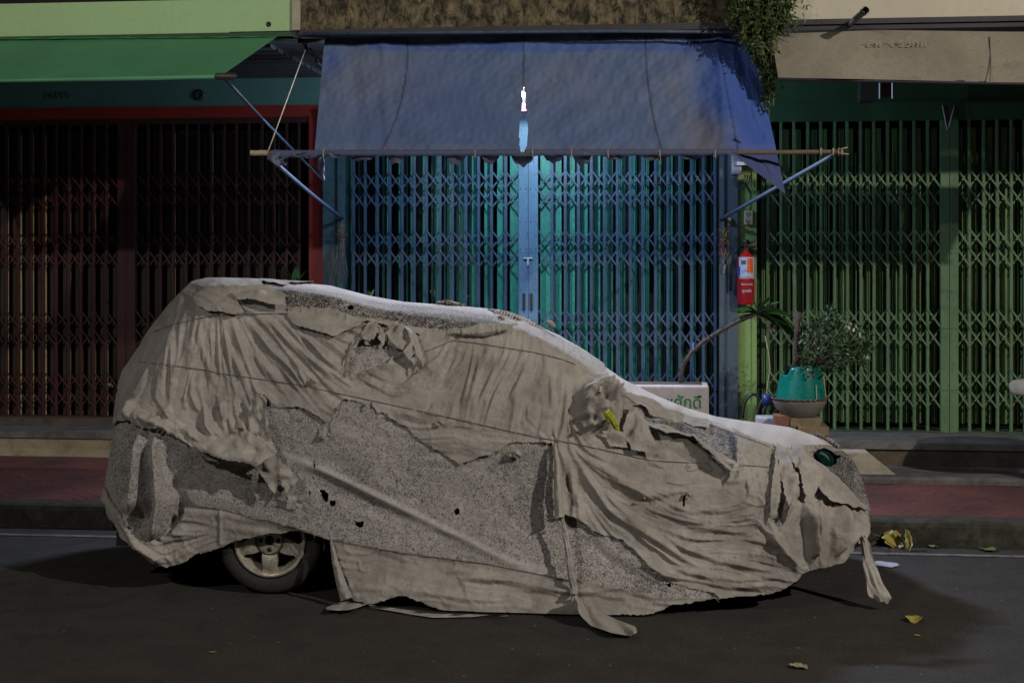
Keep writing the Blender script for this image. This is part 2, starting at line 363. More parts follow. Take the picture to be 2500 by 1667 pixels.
def folding_gate(parent, x0, x1, z0, z1, bars, bar_w, post, rows, m_bar, m_post, slat_fn, m_frame):
    """parent is the shophouse; the gate is the track frame with bars, lattices, lock post and slats as children"""
    g = MB(); g.box(x0, x1, YG - 0.03, YG + 0.07, z1 - 0.05, z1 + 0.0); 
    gate = g.build('folding_gate', m_frame, parent)
    g = MB(); g.box(x0, x1, YG - 0.02, YG + 0.05, z0, z0 + 0.012); g.build('threshold', m_frame, gate)
    me = None
    for x in bars:
        if me is None:
            q = MB(); q.box(-bar_w / 2, bar_w / 2, YG - 0.014, YG + 0.004, z0, z1 - 0.05)
            q.box(-bar_w / 2 + 0.004, bar_w / 2 - 0.004, YG - 0.0175, YG - 0.0135, z0, z1 - 0.06)
            o = q.build('upright_bar', m_bar, None, origin=(0, YG, z0)); me = o.data
        else:
            o = bpy.data.objects.new('upright_bar', me); COL.objects.link(o)
        o.rotation_euler.y = rnd.uniform(-.0016, .0016); o.parent = gate; o.location = (x + rnd.uniform(-.002, .002) - parent['_org'][0], YG - parent['_org'][1], z0 - parent['_org'][2])
    edges = sorted(list(bars) + [post[0], post[1]])
    for zc in rows:
      for side in (0, 1):
        q = MB(); hh = 0.155
        for a_, c_ in zip(edges[:-1], edges[1:]):
            if a_ >= post[0] - 1e-6 and c_ <= post[1] + 1e-6: continue
            if (a_ >= post[1] - 1e-6) != bool(side): continue
            if c_ - a_ > 0.2 or c_ - a_ < 0.03: continue
            for k in (0, 1):
                zt = zc + hh - k * hh * 1.02
                q.bar((a_ - .004, YG - 0.022, zt), (c_ + .004, YG - 0.022, zt - hh * 0.97), 0.0135, 0.004)
                q.bar((c_ + .004, YG + 0.012, zt), (a_ - .004, YG + 0.012, zt - hh * 0.97), 0.0135, 0.004)
        for x in bars:
            if (x > post[0]) == bool(side): q.lathe([(0.0, -0.002), (0.007, -0.001), (0.007, 0.004)], (x, YG - 0.026, zc), 8, 'y')
        q.build('lattice', m_bar, gate)
    q = MB(); xm = (post[0] + post[1]) / 2
    q.box(post[0], xm - 0.002, YG - 0.03, YG + 0.03, z0, z1 - 0.05); LR = lambda side: [q.lathe([(0, -.003), (0.006, -.002), (0.006, .004)], (xx, YG - .032 - .004 * side, zc), 8, 'y') for zc in list(rows) + [rows[0] - .27, rows[0] - .52, rows[1] - .34] for xx in np.linspace(post[0] + 0.018, post[1] - 0.018, 4) if (xx > xm) == bool(side)]
    LR(0); q.build('lock_post', m_post, gate)
    q = MB(); q.box(xm + 0.002, post[1], YG - 0.034, YG + 0.03, z0, z1 - 0.05); LR(1); q.build('lock_post', m_post, gate)
    # slats behind
    for nm, mat, lst in slat_fn: 
        q = MB()
        for (a_, c_, yy, za, zb) in lst:
            nseg = 3; 
            q.box(a_, c_, yy, yy + 0.006, za, zb)
            q.box(a_ - 0.0, a_ + 0.006, yy - 0.012, yy, za, zb)
            if c_ - a_ > 0.035: q.box((a_ + c_) / 2 - .004, (a_ + c_) / 2 + .004, yy - 0.006, yy, za, zb)
        q.build(nm, mat, gate)
    return gate

def slats(edges, z0, z1, rng, wmin, wmax, skip=0.0, y=YG + 0.075):
    out = []
    for a_, c_ in zip(edges[:-1], edges[1:]):
        W = c_ - a_
        if W > 0.25: continue
        if rng.random() < skip: continue
        w_ = W * rng.uniform(wmin, wmax); st = a_ + (W - w_) * rng.uniform(0.15, 0.85)
        yy = y + rng.uniform(0, .05)
        out.append((st, st + w_, yy, z0 + 0.02, z1 - 0.12 - rng.uniform(0, .02)))
    return out

# ---- centre shophouse
shopC = thing('shophouse', (0.0, YG, PV), 'middle shophouse with blue lattice gate, mossy concrete band and cold light behind its awning', 'building')
z0C = 0.38; z1C = gz(262)
q = MB(); q.box(gx(735), XB, YF, YG + 0.4, ZS, ZS + 0.04); q.build('soffit', M['soffit'], shopC)
q = MB(); q.box(PY(735, 40, YF).x, PY(1925, 40, YF).x, YF - 0.0, YF + 0.12, ZS + 0.045, ZS + 1.6); q.build('concrete_band', M['moss'], shopC)
q = MB(); q.box(PY(733, 40, YF).x, PY(1925, 40, YF).x, YF - 0.03, YF + 0.10, ZS - 0.005, ZS + 0.04); q.build('drip_edge', M['soffit'], shopC)
q = MB(); q.box(PY(715, 40, YF).x, PY(734, 40, YF).x, YF - 0.02, YF + 0.12, ZS + 0.04, ZS + 1.6); q.build('band_edge', M['ramp'], shopC)
q = MB(); q.box(gx(795), gx(1800), YG, YG + 0.3, z1C, ZS); q.build('lintel', M['white'], shopC)
q = MB(); q.box(gx(795), gx(842), YG - 0.10, YG + 0.3, PV, z1C); q.box(gx(832), gx(846), YG - 0.12, YG - 0.1, PV, z1C); q.build('column', M['teal_col'], shopC)
q = MB(); q.box(gx(1757), gx(1800), YG - 0.10, YG + 0.3, PV, z1C); q.box(gx(1755), gx(1767), YG - 0.12, YG - 0.1, PV, z1C); q.build('column', M['blue_col'], shopC)
q = MB(); q.box(gx(795), gx(1800), 11.17, YG + 0.6, PV, 0.356 + .02); q.build('step', M['step_grey'], shopC)
q = MB(); q.box(gx(795), gx(1800), YG + 0.5, YG + 0.55, .2, z1C); q.build('interior_backing', M['dark'], shopC)
pC = (gx(1267), gx(1314))
bl = [gx(x) for x in np.arange(1267 - 33 + 0, 855, -31.2)]
xs = []; x = 1267.0
for k in range(14):
    x -= 33.0 - k * 0.32; xs.append(x)
bl = sorted([gx(t) for t in xs if t > 852])
xs = []; x = 1314.0
for k in range(16):
    x += 33.2 - k * 0.36; xs.append(x)
br = [gx(t) for t in xs if t < 1748]
ed = [gx(846)] + bl + [pC[0], pC[1]] + br + [gx(1755)]
rg = random.Random(3)
sl = []
for a_, c_ in zip(ed[:-1], ed[1:]):
    if abs(a_ - pC[0]) < 1e-6: continue
    W = c_ - a_; mid = (a_ + c_) / 2; prox = max(0.0, 1 - abs(mid - (pC[0] + pC[1]) / 2) / 1.45)
    if c_ <= pC[0] + 1e-6 or mid < pC[0]:
        w_ = W * (0.22 + 0.5 * prox); st = c_ - W * 0.06 - w_ if rg.random() < .75 else a_ + W * .3
        sl.append((st, st + w_, YG + .085, z0C + .02, z1C - .1))
        if rg.random() < .8: sl.append((a_ + W * .12, a_ + W * .12 + W * rg.uniform(.08, .16), YG + .15, z0C + .02, z1C - .12))
    else:
        w_ = W * (0.20 + 0.5 * prox) * rg.uniform(.85, 1.15); st = a_ + W * .1
        sl.append((st, st + w_, YG + .085, z0C + .02, z1C - .1))
        if rg.random() < .8: sl.append((c_ - W * .3, c_ - W * .3 + W * rg.uniform(.08, .18), YG + .15, z0C + .02, z1C - .12))
folding_gate(shopC, gx(846), gx(1755), z0C, z1C, bl + br, 0.0245, pC, [gz(462), gz(607), gz(800), gz(948)], M['blue'], M['post_blue'],
             [('panel_slats', M['teal_slat'], sl)], M['blue'])
for px_ in (1279, 1297):
    q = MB(); a_ = PY(px_, 716, YG - .05); b_ = PY(px_, 756, YG - .05); q.box(a_.x - .012, a_.x + .012, YG - .05, YG - .034, b_.z, a_.z)
    for k in range(7): q.lathe([(0, -.008), (.006, -.006), (.006, 0)], (a_.x, YG - .05, lerp(a_.z, b_.z, (k + .5) / 7)), 8, 'y')
    q.build('latch', M['metal'], shopC)
q = MB(); a_ = PY(1278, 630, YG - .05); b_ = PY(1300, 630, YG - .05); q.box(a_.x, b_.x, YG - .052, YG - .036, a_.z - .006, a_.z + .006); q.box((a_.x + b_.x) / 2 - .006, (a_.x + b_.x) / 2 + .006, YG - .056, YG - .036, a_.z - .06, a_.z); q.build('bolt', M['white'], shopC)
# ---- left shophouse
shopL = thing('shophouse', (gx(300), YG, PV), 'left shophouse with pale green band, teal lintel and dark red lattice gate', 'building')
z1L = gz(291, 300); xl0 = gx(-700)
q = MB(); q.box(-9, PY(714, 40, YF).x - .0, YF, YF + 0.12, ZS + 0.035, PY(400, 2, YF).z + .0); q.build('wall_band', M['green_wall'], shopL)
q = MB(); q.box(-9, PY(714, 40, YF).x, YF + .12, YF + 0.3, ZS + .035, ZTOP); q.build('upper_wall', M['dark'], shopL)
q = MB(); q.box(-9, PY(714, 40, YF).x, YF - 0.02, YF + 0.1, ZS - 0.0, ZS + 0.03); q.build('drip_edge', M['dkgreen'], shopL)
q = MB(); q.box(-9, gx(795), YF + .1, YG + 0.3, ZS - .005, ZS + 0.03)
for k in range(9): q.box(-9, gx(795), YF + .3 + k * .2, YF + .3 + k * .2 + .15, ZS - .03, ZS - .006)
q.build('soffit', M['soffit'], shopL)
zr = gz(263, 300)
q = MB(); q.box(-16, gx(793), YG, YG + 0.3, zr, ZS - .005); q.build('lintel', M['teal_wall'], shopL)
q = MB(); q.box(-9, gx(793), YG - 0.03, YG + 0.3, z1L, zr); q.build('red_lintel', M['red'], shopL)
q = MB(); q.box(-16, -6.72, YG - .05, YG + .3, PV, zr + .002); q.build('side_wall', M['teal_wall'], shopL)
q = MB(); q.box(gx(757), gx(793), YG - 0.04, YG + 0.3, PV, z1L); q.build('column', M['red'], shopL)
q = MB(); q.box(-9, gx(793), 11.17, YG + 0.6, PV, 0.30); q.build('step', M['step_pale'], shopL)
q = MB(); q.box(-9, gx(793), 11.15, YG + 0.6, 0.302, 0.352); q.build('step_slab', M['step_grey'], shopL)
q = MB(); q.box(-9, gx(793), YG - .15, YG + 0.2, 0.354, .415); q.build('sill', M['step_dark'], shopL)
q = MB(); q.box(-9, gx(793), YG + 0.5, YG + 0.55, .2, z1L); q.build('interior_backing', M['dark'], shopL)
q = MB(); v_ = PY(487, 233, YG)
q.lathe([(0.0, -.012), (0.018, -.012), (0.03, -.02), (0.045, -.018), (0.05, -.002)], (v_.x, YG, v_.z), 20, 'y'); q.build('wall_vent', M['pipe_dark'], shopL)
v_ = PY(137, 234, YG); text('143/15', 'house_number', 0.085, (v_.x, YG - 0.003, v_.z), plain('faded_number_paint', (.045, .075, .062), .9), shopL, 0.001)
v_ = PY(656, 60, YF); q = MB(); q.lathe([(0.0, -.001), (0.011, -.0015), (0.014, -.006), (0.019, -.002)], (v_.x, YF, v_.z), 14, 'y'); q.build('drain_hole', M['black'], shopL)
pL = (gx(290), gx(333))
bars = [gx(t) for t in np.arange(363, 752, 30.7)] + [gx(t) for t in np.arange(260, -900, -30.5)]
bars = sorted(t for t in bars if t > -6.6); ed = bars[:]
edl = sorted(bars + [pL[0], pL[1]])
rg = random.Random(5); br_, cr_ = [], []
for a_, c_ in zip(edl[:-1], edl[1:]):
    if abs(a_ - pL[0]) < 1e-6: continue
    W = c_ - a_; br_.append((a_ + W * .1, a_ + W * .75, YG + .09, .42, z1L - .1))
    cr_.append((c_ - W * .24, c_ - W * (.24 - rg.uniform(.05, .17)), YG + .07, .42, z1L - .12))
folding_gate(shopL, -6.7, gx(757), 0.415, z1L, bars, 0.022, pL, [gz(462, 300), gz(607, 300), gz(800, 300), gz(948, 300)], M['red_dark'], M['red_dark'],
             [('panel_slats', M['brown_slat'], br_), ('edge_slats', M['cream_slat'], cr_)], M['red_dark'])
# ---- right shophouse
shopR = thing('shophouse', (gx(2200), YG, PV), 'right shophouse with beige upper wall and sage green lattice gate above dark steps', 'building')
z1R = gz(281, 2150); z0R = 0.38
q = MB(); q.box(PY(1926, 40, YF).x, 9, YF + 0.01, YF + 0.2, ZS + 0.05, ZTOP); q.build('upper_wall', M['beige_wall'], shopR)
q = MB(); q.box(PY(1926, 40, YF).x, 9, YF - 0.02, YF + 0.2, ZS + 0.015, ZS + 0.05); q.build('drip_edge', M['soffit'], shopR)
q = MB(); q.box(gx(1800), 9, YF, YG + 0.3, ZS - 0.02, ZS + 0.012); q.build('soffit', M['soffit'], shopR)
q = MB(); q.box(gx(1800), 9, YG, YG + 0.3, z1R, ZS - .02); q.box(gx(1845), 9, YG - .03, YG, z1R, gz(250, 2150)); q.build('lintel', M['dkgreen'], shopR)
q = MB(); q.box(gx(1800.6), gx(1845), YG - 0.06, YG + 0.3, PV, z1R - .001); q.box(gx(1835), gx(1846), YG - .075, YG - .06, PV, z1R - .001); q.build('column', M['lime_post'], shopR)
q = MB(); q.box(gx(1800), 9, 11.0, YG + 0.6, .17, 0.33); q.build('step', M['step_dark'], shopR)
q = MB(); q.box(gx(1800), 9, 10.97, YG + 0.6, 0.33, 0.378); q.build('step_slab', M['step_grey'], shopR)
q = MB(); q.box(gx(1800), 9, 10.45, 11.2, PV - .02, 0.20); o = q.build('lower_ledge', M['step_grey'], shopR); bevel(o, .02)
q = MB(); q.box(gx(1800), 9, YG + 0.5, YG + 0.55, .2, z1R); q.build('interior_backing', M['dark'], shopR)
pR = (gx(2295), gx(2338))
bars = [gx(t) for t in np.linspace(1874, 2264, 13)] + [gx(t) for t in np.arange(2367, 3300, 33.5)]
edl = sorted([gx(1846)] + bars + [pR[0], pR[1]]); rg = random.Random(8); s1, s2, s3 = [], [], []
for a_, c_ in zip(edl[:-1], edl[1:]):
    if abs(a_ - pR[0]) < 1e-6: continue
    W = c_ - a_; k = rg.uniform(.34, .5)
    if rg.random() < .5: s1.append((a_ + W * .18, a_ + W * (.18 + k), YG + .10, z0R + .06, z1R - .1))
    else: s1.append((a_ + W * .5, a_ + W * (.5 + k * .9), YG + .10, z0R + .06, z1R - .1))
    s2.append((c_ - W * .36, c_ - W * (.36 - rg.uniform(.08, .14)), YG + .07, z0R + .06, z1R - .3))
    s3.append((a_ + W * .05, c_ - W * .35, YG + .2, z0R + .06, z1R - .1))
folding_gate(shopR, gx(1846), 5.2, z0R, z1R, bars, 0.024, pR, [gz(462, 2100), gz(607, 2100), gz(800, 2100), gz(948, 2100)], M['greygreen'], M['greygreen'],
             [('panel_slats', M['lime_slat'], s1), ('edge_slats', M['greygreen'], s2), ('back_slats', M['dkgreen'], s3)], M['dkgreen'])

# ==================================================================== LAMP behind the blue awning
LY = 10.55
tp = PY(1279, 232, LY)
lamp = thing('ceiling_lamp', (tp.x, LY, tp.z), 'glowing white tube lamp seen through the slit in the blue awning', 'lamp')
M['tube'] = plain('glowing_tube', (0.8, 0.85, 0.9), 0.4, 0, (0.80, 0.90, 1.0), 14.0)
q = MB(); q.tube([(tp.x - .32, LY, tp.z), (tp.x + .32, LY, tp.z)], 0.022, 12); q.build('glowing_tube', M['tube'], lamp)
q = MB(); q.box(tp.x - .35, tp.x + .35, LY - .04, LY + .04, tp.z + .055, tp.z + .09); q.box(tp.x - .35, tp.x - .33, LY - .03, LY + .03, tp.z - .025, tp.z + .055); q.box(tp.x + .33, tp.x + .35, LY - .03, LY + .03, tp.z - .025, tp.z + .055)
q.box(tp.x - .3, tp.x - .28, LY - .01, LY + .01, tp.z + .09, ZS); q.box(tp.x + .28, tp.x + .3, LY - .01, LY + .01, tp.z + .09, ZS)
q.build('lamp_housing', M['white'], lamp)
la = bpy.data.lights.new('tube_light', 'AREA'); la.shape = 'RECTANGLE'; la.size = 0.6; la.size_y = 0.045; la.energy = 150; la.color = (0.74, 0.78, 1.0)
lo = bpy.data.objects.new('tube_light', la); COL.objects.link(lo); lo.parent = lamp; lo.location = (0, -0.02, -0.03)
lo.rotation_euler = (R_(-48), 0, 0)
pl_ = bpy.data.lights.new('tube_glow', 'POINT'); pl_.energy = 78; pl_.color = (0.50, 0.82, 1.0); pl_.shadow_soft_size = 0.03
lo = bpy.data.objects.new('tube_glow', pl_); COL.objects.link(lo); lo.parent = lamp; lo.location = (0, 0.0, -0.05)
# red paper charm beside the lamp
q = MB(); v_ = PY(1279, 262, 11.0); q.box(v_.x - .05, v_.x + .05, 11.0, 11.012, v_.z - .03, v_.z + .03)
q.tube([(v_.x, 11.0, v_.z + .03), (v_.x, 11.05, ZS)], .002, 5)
tag(q.build('paper_charm', plain('glowing_pink_paper', (0.75, 0.22, 0.3), 0.7, 0, (1, .3, .4), .25)), 'small pink paper charm hanging inside the slit of the blue awning', 'charm')  # the paper is given a faint glow though it is no lamp

# ==================================================================== AWNINGS
def smoothn(n, seed, amp=1.0, octs=((3, 1.0), (7, .5), (15, .25))):
    r = np.random.RandomState(seed); P_ = [(f, a, r.rand() * 6.28, r.rand() * 6.28, r.rand()) for f, a in octs for _ in range(3)]
    def fn(u, v=0.0): return amp * sum(a * math.sin(f * (u * (0.6 + k) ) + p1) * math.cos(f * v * (1.2 - k) + p2) for f, a, p1, p2, k in P_) / 3
    return fn
def inpoly(px, py, poly):
    c = False; n = len(poly); j = n - 1
    for i in range(n):
        if (poly[i][1] > py) != (poly[j][1] > py) and px < (poly[j][0] - poly[i][0]) * (py - poly[i][1]) / (poly[j][1] - poly[i][1]) + poly[i][0]: c = not c
        j = i
    return c
def sheet(top, bot, yt, yb, nu, nv, disp, sag=0.0, hole=None):
    """cloth sheet between a top and a bottom edge; returns MB and the pixel of every vertex"""
    tx = [p_[0] for p_ in top]; ty = [p_[1] for p_ in top]; bx = [p_[0] for p_ in bot]; by = [p_[1] for p_ in bot]
    tu = np.linspace(0, 1, len(top)) if len(top[0]) < 3 else [p_[2] for p_ in top]
    bu = np.linspace(0, 1, len(bot)) if len(bot[0]) < 3 else [p_[2] for p_ in bot]
    vv = []; pxs = []
    for j in range(nv + 1):
        v = j / nv
        for i in range(nu + 1):
            u = i / nu
            a = (np.interp(u, tu, tx), np.interp(u, tu, ty)); c = (np.interp(u, bu, bx), np.interp(u, bu, by))
            px = lerp(a[0], c[0], v); py = lerp(a[1], c[1], v)
            yy = lerp(yt, yb, v) + sag * math.sin(math.pi * v) + disp(u, v)
            vv.append(PY(px, py, yy)); pxs.append((px, py))
    ff = []
    for j in range(nv):
        for i in range(nu):
            a = j * (nu + 1) + i
            if hole and inpoly(pxs[a][0] + .5, pxs[a][1] + .5, hole): continue
            ff.append((a, a + 1, a + nu + 2, a + nu + 1))
    b = MB(); b.add(vv, ff, True); return b, pxs
def wear_light_attr(o, cols):
    at = o.data.color_attributes.new('wear_light', 'FLOAT_COLOR', 'POINT')
    at.data.foreach_set('color', np.asarray(cols, dtype=np.float32).ravel())

# ---- blue awning
YAT, YAB = 9.86, 9.25
rod0 = PY(616, 374, YAB); rod1 = PY(2060, 371, YAB)
awn = thing('blue_awning', (rod0.x * .5 + rod1.x * .5, YAB, rod0.z), 'faded blue tarpaulin awning with a lit slit in its middle, tied to a long pole', 'awning')
top = [(793, 90, 0), (950, 84, .15), (1275, 79, .43), (1600, 78, .72), (1790, 82, .90), (1842, 118, 1)]
bot = [(768, 371, 0), (900, 376, .12), (1277, 381, .45), (1600, 378, .75), (1760, 372, .88), (1800, 385, .90), (1918, 474, 1)]
sm1 = smoothn(0, 4, 1.0, ((4, 1), (9, .5), (17, .3))); sm2 = smoothn(0, 9, 1.0, ((11, 1), (23, .6), (47, .4)))
def dsp(u, v):
    d = 0.026 * sm1(u * 3, v * 2) + 0.012 * sm2(u * 5, v * 2) + .012 * math.sin(u * 37 + 3 * math.sin(v * 3)) * v * v
    d -= 0.02 * math.exp(-((u - .455) / .03) ** 2) * v
    for k, (c_, w_, a_) in enumerate(((.08, .02, .02), (.15, .012, -.012), (.83, .02, .02), (.88, .012, -.03), (.94, .02, .025))):
        d += a_ * math.exp(-((u - c_ - (v - .5) * .03) / w_) ** 2)
    d += .008 * math.sin(v * 34 + u * 3) * math.exp(-((v - 1) / .06) ** 2)
    return d
slit = [(1277, 206), (1281, 230), (1283, 252), (1282, 262), (1285, 275), (1282, 283), (1288, 300), (1289, 325), (1286, 350), (1279, 371), (1270, 368), (1267, 345), (1267, 310), (1271, 284), (1275, 276), (1272, 268), (1274, 250), (1274, 225)]
b, pxs = sheet(top, bot, YAT, YAB, 420, 90, dsp, 0.03, slit)
o = b.build('canopy', M['tarp'], awn, recalc=False)
wr = []
def g2(x, y, cx, cy, rx, ry): return math.exp(-((x - cx) / rx) ** 2 - ((y - cy) / ry) ** 2)
wn = smoothn(0, 21, 1.0, ((5, 1), (11, .7), (29, .5)))
for (x, y) in pxs:
    nz = .5 + .35 * wn(x / 300, y / 150)
    ex = 1640 + (y - 90) * .28 + 30 * wn(x / 500, y / 120)         # right fresher blue region
    blue = 1 / (1 + math.exp(-(x - ex - 60 + max(0, 250 - y) * .1) / 14)) * .85
    blue = max(blue, .55 * g2(x, y, 812, 150, 20, 30), .5 * (1 if 100 + 12 * nz < y < 118 + 16 * nz and x > 900 else 0))
    pale = .75 * g2(x, y, ex + 10, 370, 60, 60) + .45 * g2(x, y, ex - 20, 250, 35, 110) + .35 * g2(x, y, 900, 200, 130, 60) + .35 * (1 if y > 352 else 0) * nz + .5 * (y < 99)
    dark = .35 * g2(x, y, 1740, 120, 60, 16) + .55 * g2(x, y, 1715, 300, 25, 60) * nz
    for sx_ in ((lambda yy: 995 - 65 * max(0, (yy - 110) / 260) ** 2.2), (lambda yy: 1278), (lambda yy: 1576 + 40 * ((yy - 100) / 270) ** 2), (lambda yy: 1757 + (yy - 130) * .19)):
        dd = abs(x - sx_(y))
        if dd < 2.6: dark = max(dark, .6)
    if y > 373: dark = max(dark, .45)
    wr.append((min(blue, 1), min(max(pale, 0), 1), min(max(dark, 0), 1), 1))
wear_light_attr(o, wr)
# valance scallops behind the rod
for cx_, w_, dp, sd in ((880, 44, 14, 1), (966, 24, 22, 2), (1113, 26, 26, 3), (1197, 24, 22, 4), (1276, 30, 28, 5), (1352, 26, 20, 6), (1421, 24, 26, 7), (1500, 30, 13, 8), (1600, 40, 14, 9), (1690, 34, 12, 10)):
    def vf(u, v, cx_=cx_, w_=w_, dp=dp, sd=sd):
        x = cx_ + (u * 2 - 1) * w_; e = dp * max(0, 1 - abs(u * 2 - 1) ** 2.4) * (1 + .12 * math.sin(u * 17 + sd))
        return PY(x, 372 + v * (6 + e), YAB + .03 + .03 * math.sin(u * 6 + sd) * v)
    q = MB(); q.grid(vf, 22, 8); o = q.build('scallop', M['tarp'], awn, recalc=False); wear_light_attr(o, [(0, .1, .75, 1)] * len(o.data.vertices))
q = MB(); n = 40; pts = [rod0.lerp(rod1, t / n) + Vector((0, 0, -.006 * math.sin(t / n * math.pi))) for t in range(n + 1)]
q.tube(pts[:n + 1], 0.0145, 10); q.build('pole', M['bamboo'], awn)
# dark cloth wrap on the pole, ragged
def wrap(x0, x1, mat, amp, seed, name='cloth_wrap', r=.019):
    q = MB(); f1 = smoothn(0, seed, 1, ((40, 1), (90, .6))); N = int((x1 - x0) / 5)
    def fn(u, v):
        p_ = PY(lerp(x0, x1, u), lerp(374, 371, (lerp(x0, x1, u) - 616) / 1444), YAB); a = v * 2 * math.pi
        rr = r + .004 * f1(u * (x1 - x0) / 200, v); rr += amp * max(0, math.cos(a - math.pi * 1.5)) ** 3 * (.5 + .5 * f1(u * (x1 - x0) / 300 + 3, 0))
        return (p_.x, p_.y + math.cos(a) * rr, p_.z + math.sin(a) * rr)
    q.grid(fn, N, 12); o = q.build(name, mat, awn, recalc=False)
    wear_light_attr(o, [(0, .25, .45, 1)] * len(o.data.vertices))
wrap(662, 775, M['tarp'], .03, 31); wrap(775, 1270, M['tarp'], .006, 32); wrap(1285, 1800, M['tarp'], .008, 33); wrap(612, 655, M['rope'], .0, 34, 'rope_binding', .018)
def ends(): 
    q = MB()
    for px_ in (2005, 2035, 2048, 2056): p_ = PY(px_, 371, YAB); q.tube([(p_.x + .006 * math.cos(a), p_.y + .021 * math.cos(a), p_.z + .021 * math.sin(a)) for a in np.linspace(0, 6.28, 14)], .005, 5)
    q.tube([PY(2046, 366, YAB - .02), PY(2070, 360, YAB - .03)], .004, 5); q.tube([PY(2046, 374, YAB - .02), PY(2072, 377, YAB - .03)], .004, 5)
    q.build('rope_binding', M['rope'], awn)
ends()
def brace(a, b_, mat, r=.013, name='brace', parent=awn, sag=0.0):
    a = Vector(a); b_ = Vector(b_); q = MB(); q.tube([a.lerp(b_, t / 12) + Vector((0, 0, -sag * math.sin(math.pi * t / 12))) for t in range(13)], r, 9); return q.build(name, mat, parent)
brace(PY(672, 398, YAB + .04), PY(836, 533, YG - .12), M['pipe_blue'], .0145, sag=.01)
brace(PY(2040, 376, YAB + .03), PY(1760, 535, YG - .12), M['pipe_blue'], .0145)
# lower tube with hanging tarp corner
brace(PY(1795, 338, YAB + .06), PY(1925, 483, 9.9), M['pipe_dark'], .008)
# torn corners and ties
def rag(pts, hw, y0, y1, seed, parent=awn, mat=None, name='torn_strip'):
    q = MB(); f1 = smoothn(0, seed, 1, ((6, 1), (14, .6))); m_ = len(pts)
    def fn(u, v):
        t = v * (m_ - 1); i = min(int(t), m_ - 2); f_ = t - i
        px = lerp(pts[i][0], pts[i + 1][0], f_); py = lerp(pts[i][1], pts[i + 1][1], f_); h = lerp(hw[i], hw[i + 1], f_)
        return PY(px + (u * 2 - 1) * h + 2 * f1(v, u), py + 2 * f1(v + 3, u * 2), lerp(y0, y1, v) + .02 * math.sin(u * 7 + v * 5 + seed) + .01 * f1(u * 2, v * 3))
    q.grid(fn, 12, 30); o = q.build(name, mat or M['tarp'], parent, recalc=False)
    wear_light_attr(o, [(0, .5, .1, 1)] * len(o.data.vertices)); return o
rag([(680, 372), (672, 390), (688, 405), (700, 398)], [24, 20, 10, 3], YAB - .02, YAB - .02, 1)
rag([(740, 372), (735, 380), (748, 386)], [30, 20, 8], YAB - .02, YAB, 2)
rag([(786, 385), (783, 410), (792, 440)], [8, 9, 6], YAB + .02, YAB + .2, 3)
rag([(800, 374), (815, 384), (830, 386)], [22, 16, 6], YAB - .02, YAB, 6)
for px_ in (1160, 1300, 1395, 1484, 1610, 790, 1745):
    q = MB(); p_ = PY(px_, 374, YAB)
    q.tube([(p_.x + .003 * math.sin(a), p_.y + .022 * math.cos(a), p_.z + .022 * math.sin(a)) for a in np.linspace(0, 6.28, 14)], .0035, 5)
    q.tube([p_ + Vector((0, -.02, .01)), p_ + Vector((.006, -.03, -.03)), p_ + Vector((.012, -.025, -.075 if px_ in (1300, 1610, 790) else -.035))], [.004, .0025, .001], 5)
    q.build('rope_tie', M['rope'], awn)
# rope from the wall to the pole end
q = MB(); q.tube([PY(655, 368, YAB), PY(745, 122, YG - 1.6)], .004, 5); q.build('rope', M['rope'], awn)
# roller bracket and bundled wires at the awning's left shoulder
q = MB(); q.tube([PY(728, 101, YAT), PY(793, 99, YAT)], .016, 8)
rr_ = random.Random(4); pt = [PY(748 + t * 6 + rr_.uniform(-5, 5), 112 + t * 7 + rr_.uniform(-4, 4), YAT + .1) for t in range(8)]
for k in range(5):
    q.tube([p_ + Vector((rr_.uniform(-.03, .03), rr_.uniform(-.03, .03), rr_.uniform(-.02, .02))) for p_ in pt], .008, 6)
q.build('roller_bracket', M['black'], awn)
q = MB(); q.tube([PY(740, 84, YF - .05), PY(1100, 80, YF - .05), PY(1500, 77, YF - .05), PY(1800, 79, YF - .05)], .012, 6); q.build('top_rail', M['pipe_blue'], awn)

# ---- green awning
ga = thing('green_awning', PY(300, 190, 9.0), 'green canvas awning stretched over a tube above the left gate', 'awning')
gb = smoothn(0, 13, 1.0, ((4, 1), (9, .5)))
b, pxs = sheet([(-400, 104, 0), (0, 100, .37), (300, 96, .65), (560, 93, .9), (676, 91, 1)], [(-400, 203, 0), (0, 197, .42), (300, 191, .74), (540, 186, 1)], YF - .03, 9.0, 160, 24, lambda u, v: .012 * gb(u * 4, v) + .01 * math.sin(v * 3.1), -.03)
b.build('canopy', M['green_canvas'], ga, recalc=False)
q = MB(); q.tube([PY(-400, 204, 9.0), PY(0, 198, 9.0), PY(540, 187.5, 9.0)], .014, 8); q.build('hem_tube', M['green_canvas'], ga)
q = MB()
q.tube([PY(535, 187.5, 9.0), PY(578, 186.5, 9.0)], .011, 10); q.build('pole', M['pipe_dark'], ga)
q = MB()
for k in range(11):
    p_ = PY(530 + k * 4.2, 187.3, 9.0); q.tube([(p_.x, p_.y + .018 * math.cos(a), p_.z + .018 * math.sin(a)) for a in np.linspace(0, 6.28, 12)], .0065, 5)
q.build('rope_binding', M['metal'], ga)
brace(PY(545, 188, 9.03), PY(640, 290, 10.1), M['pipe_dark'], .0105, parent=ga); brace(PY(640, 290, 10.1), PY(792, 445, YG - .06), M['pipe_blue'], .0105, parent=ga)
s1 = MB(); s1.grid(lambda u, v: PY(lerp(-400, 676, u), lerp(97 - u * 0 , 100, v) - u * 8 + 1.5 * gb(u * 20, v), YF - .04 - .015 * math.sin(v * 3.14)), 120, 4)
s1.build('top_fold', paint('bright_green_canvas', (0.03, 0.30, 0.07), .2, 3, .5), ga, recalc=False)
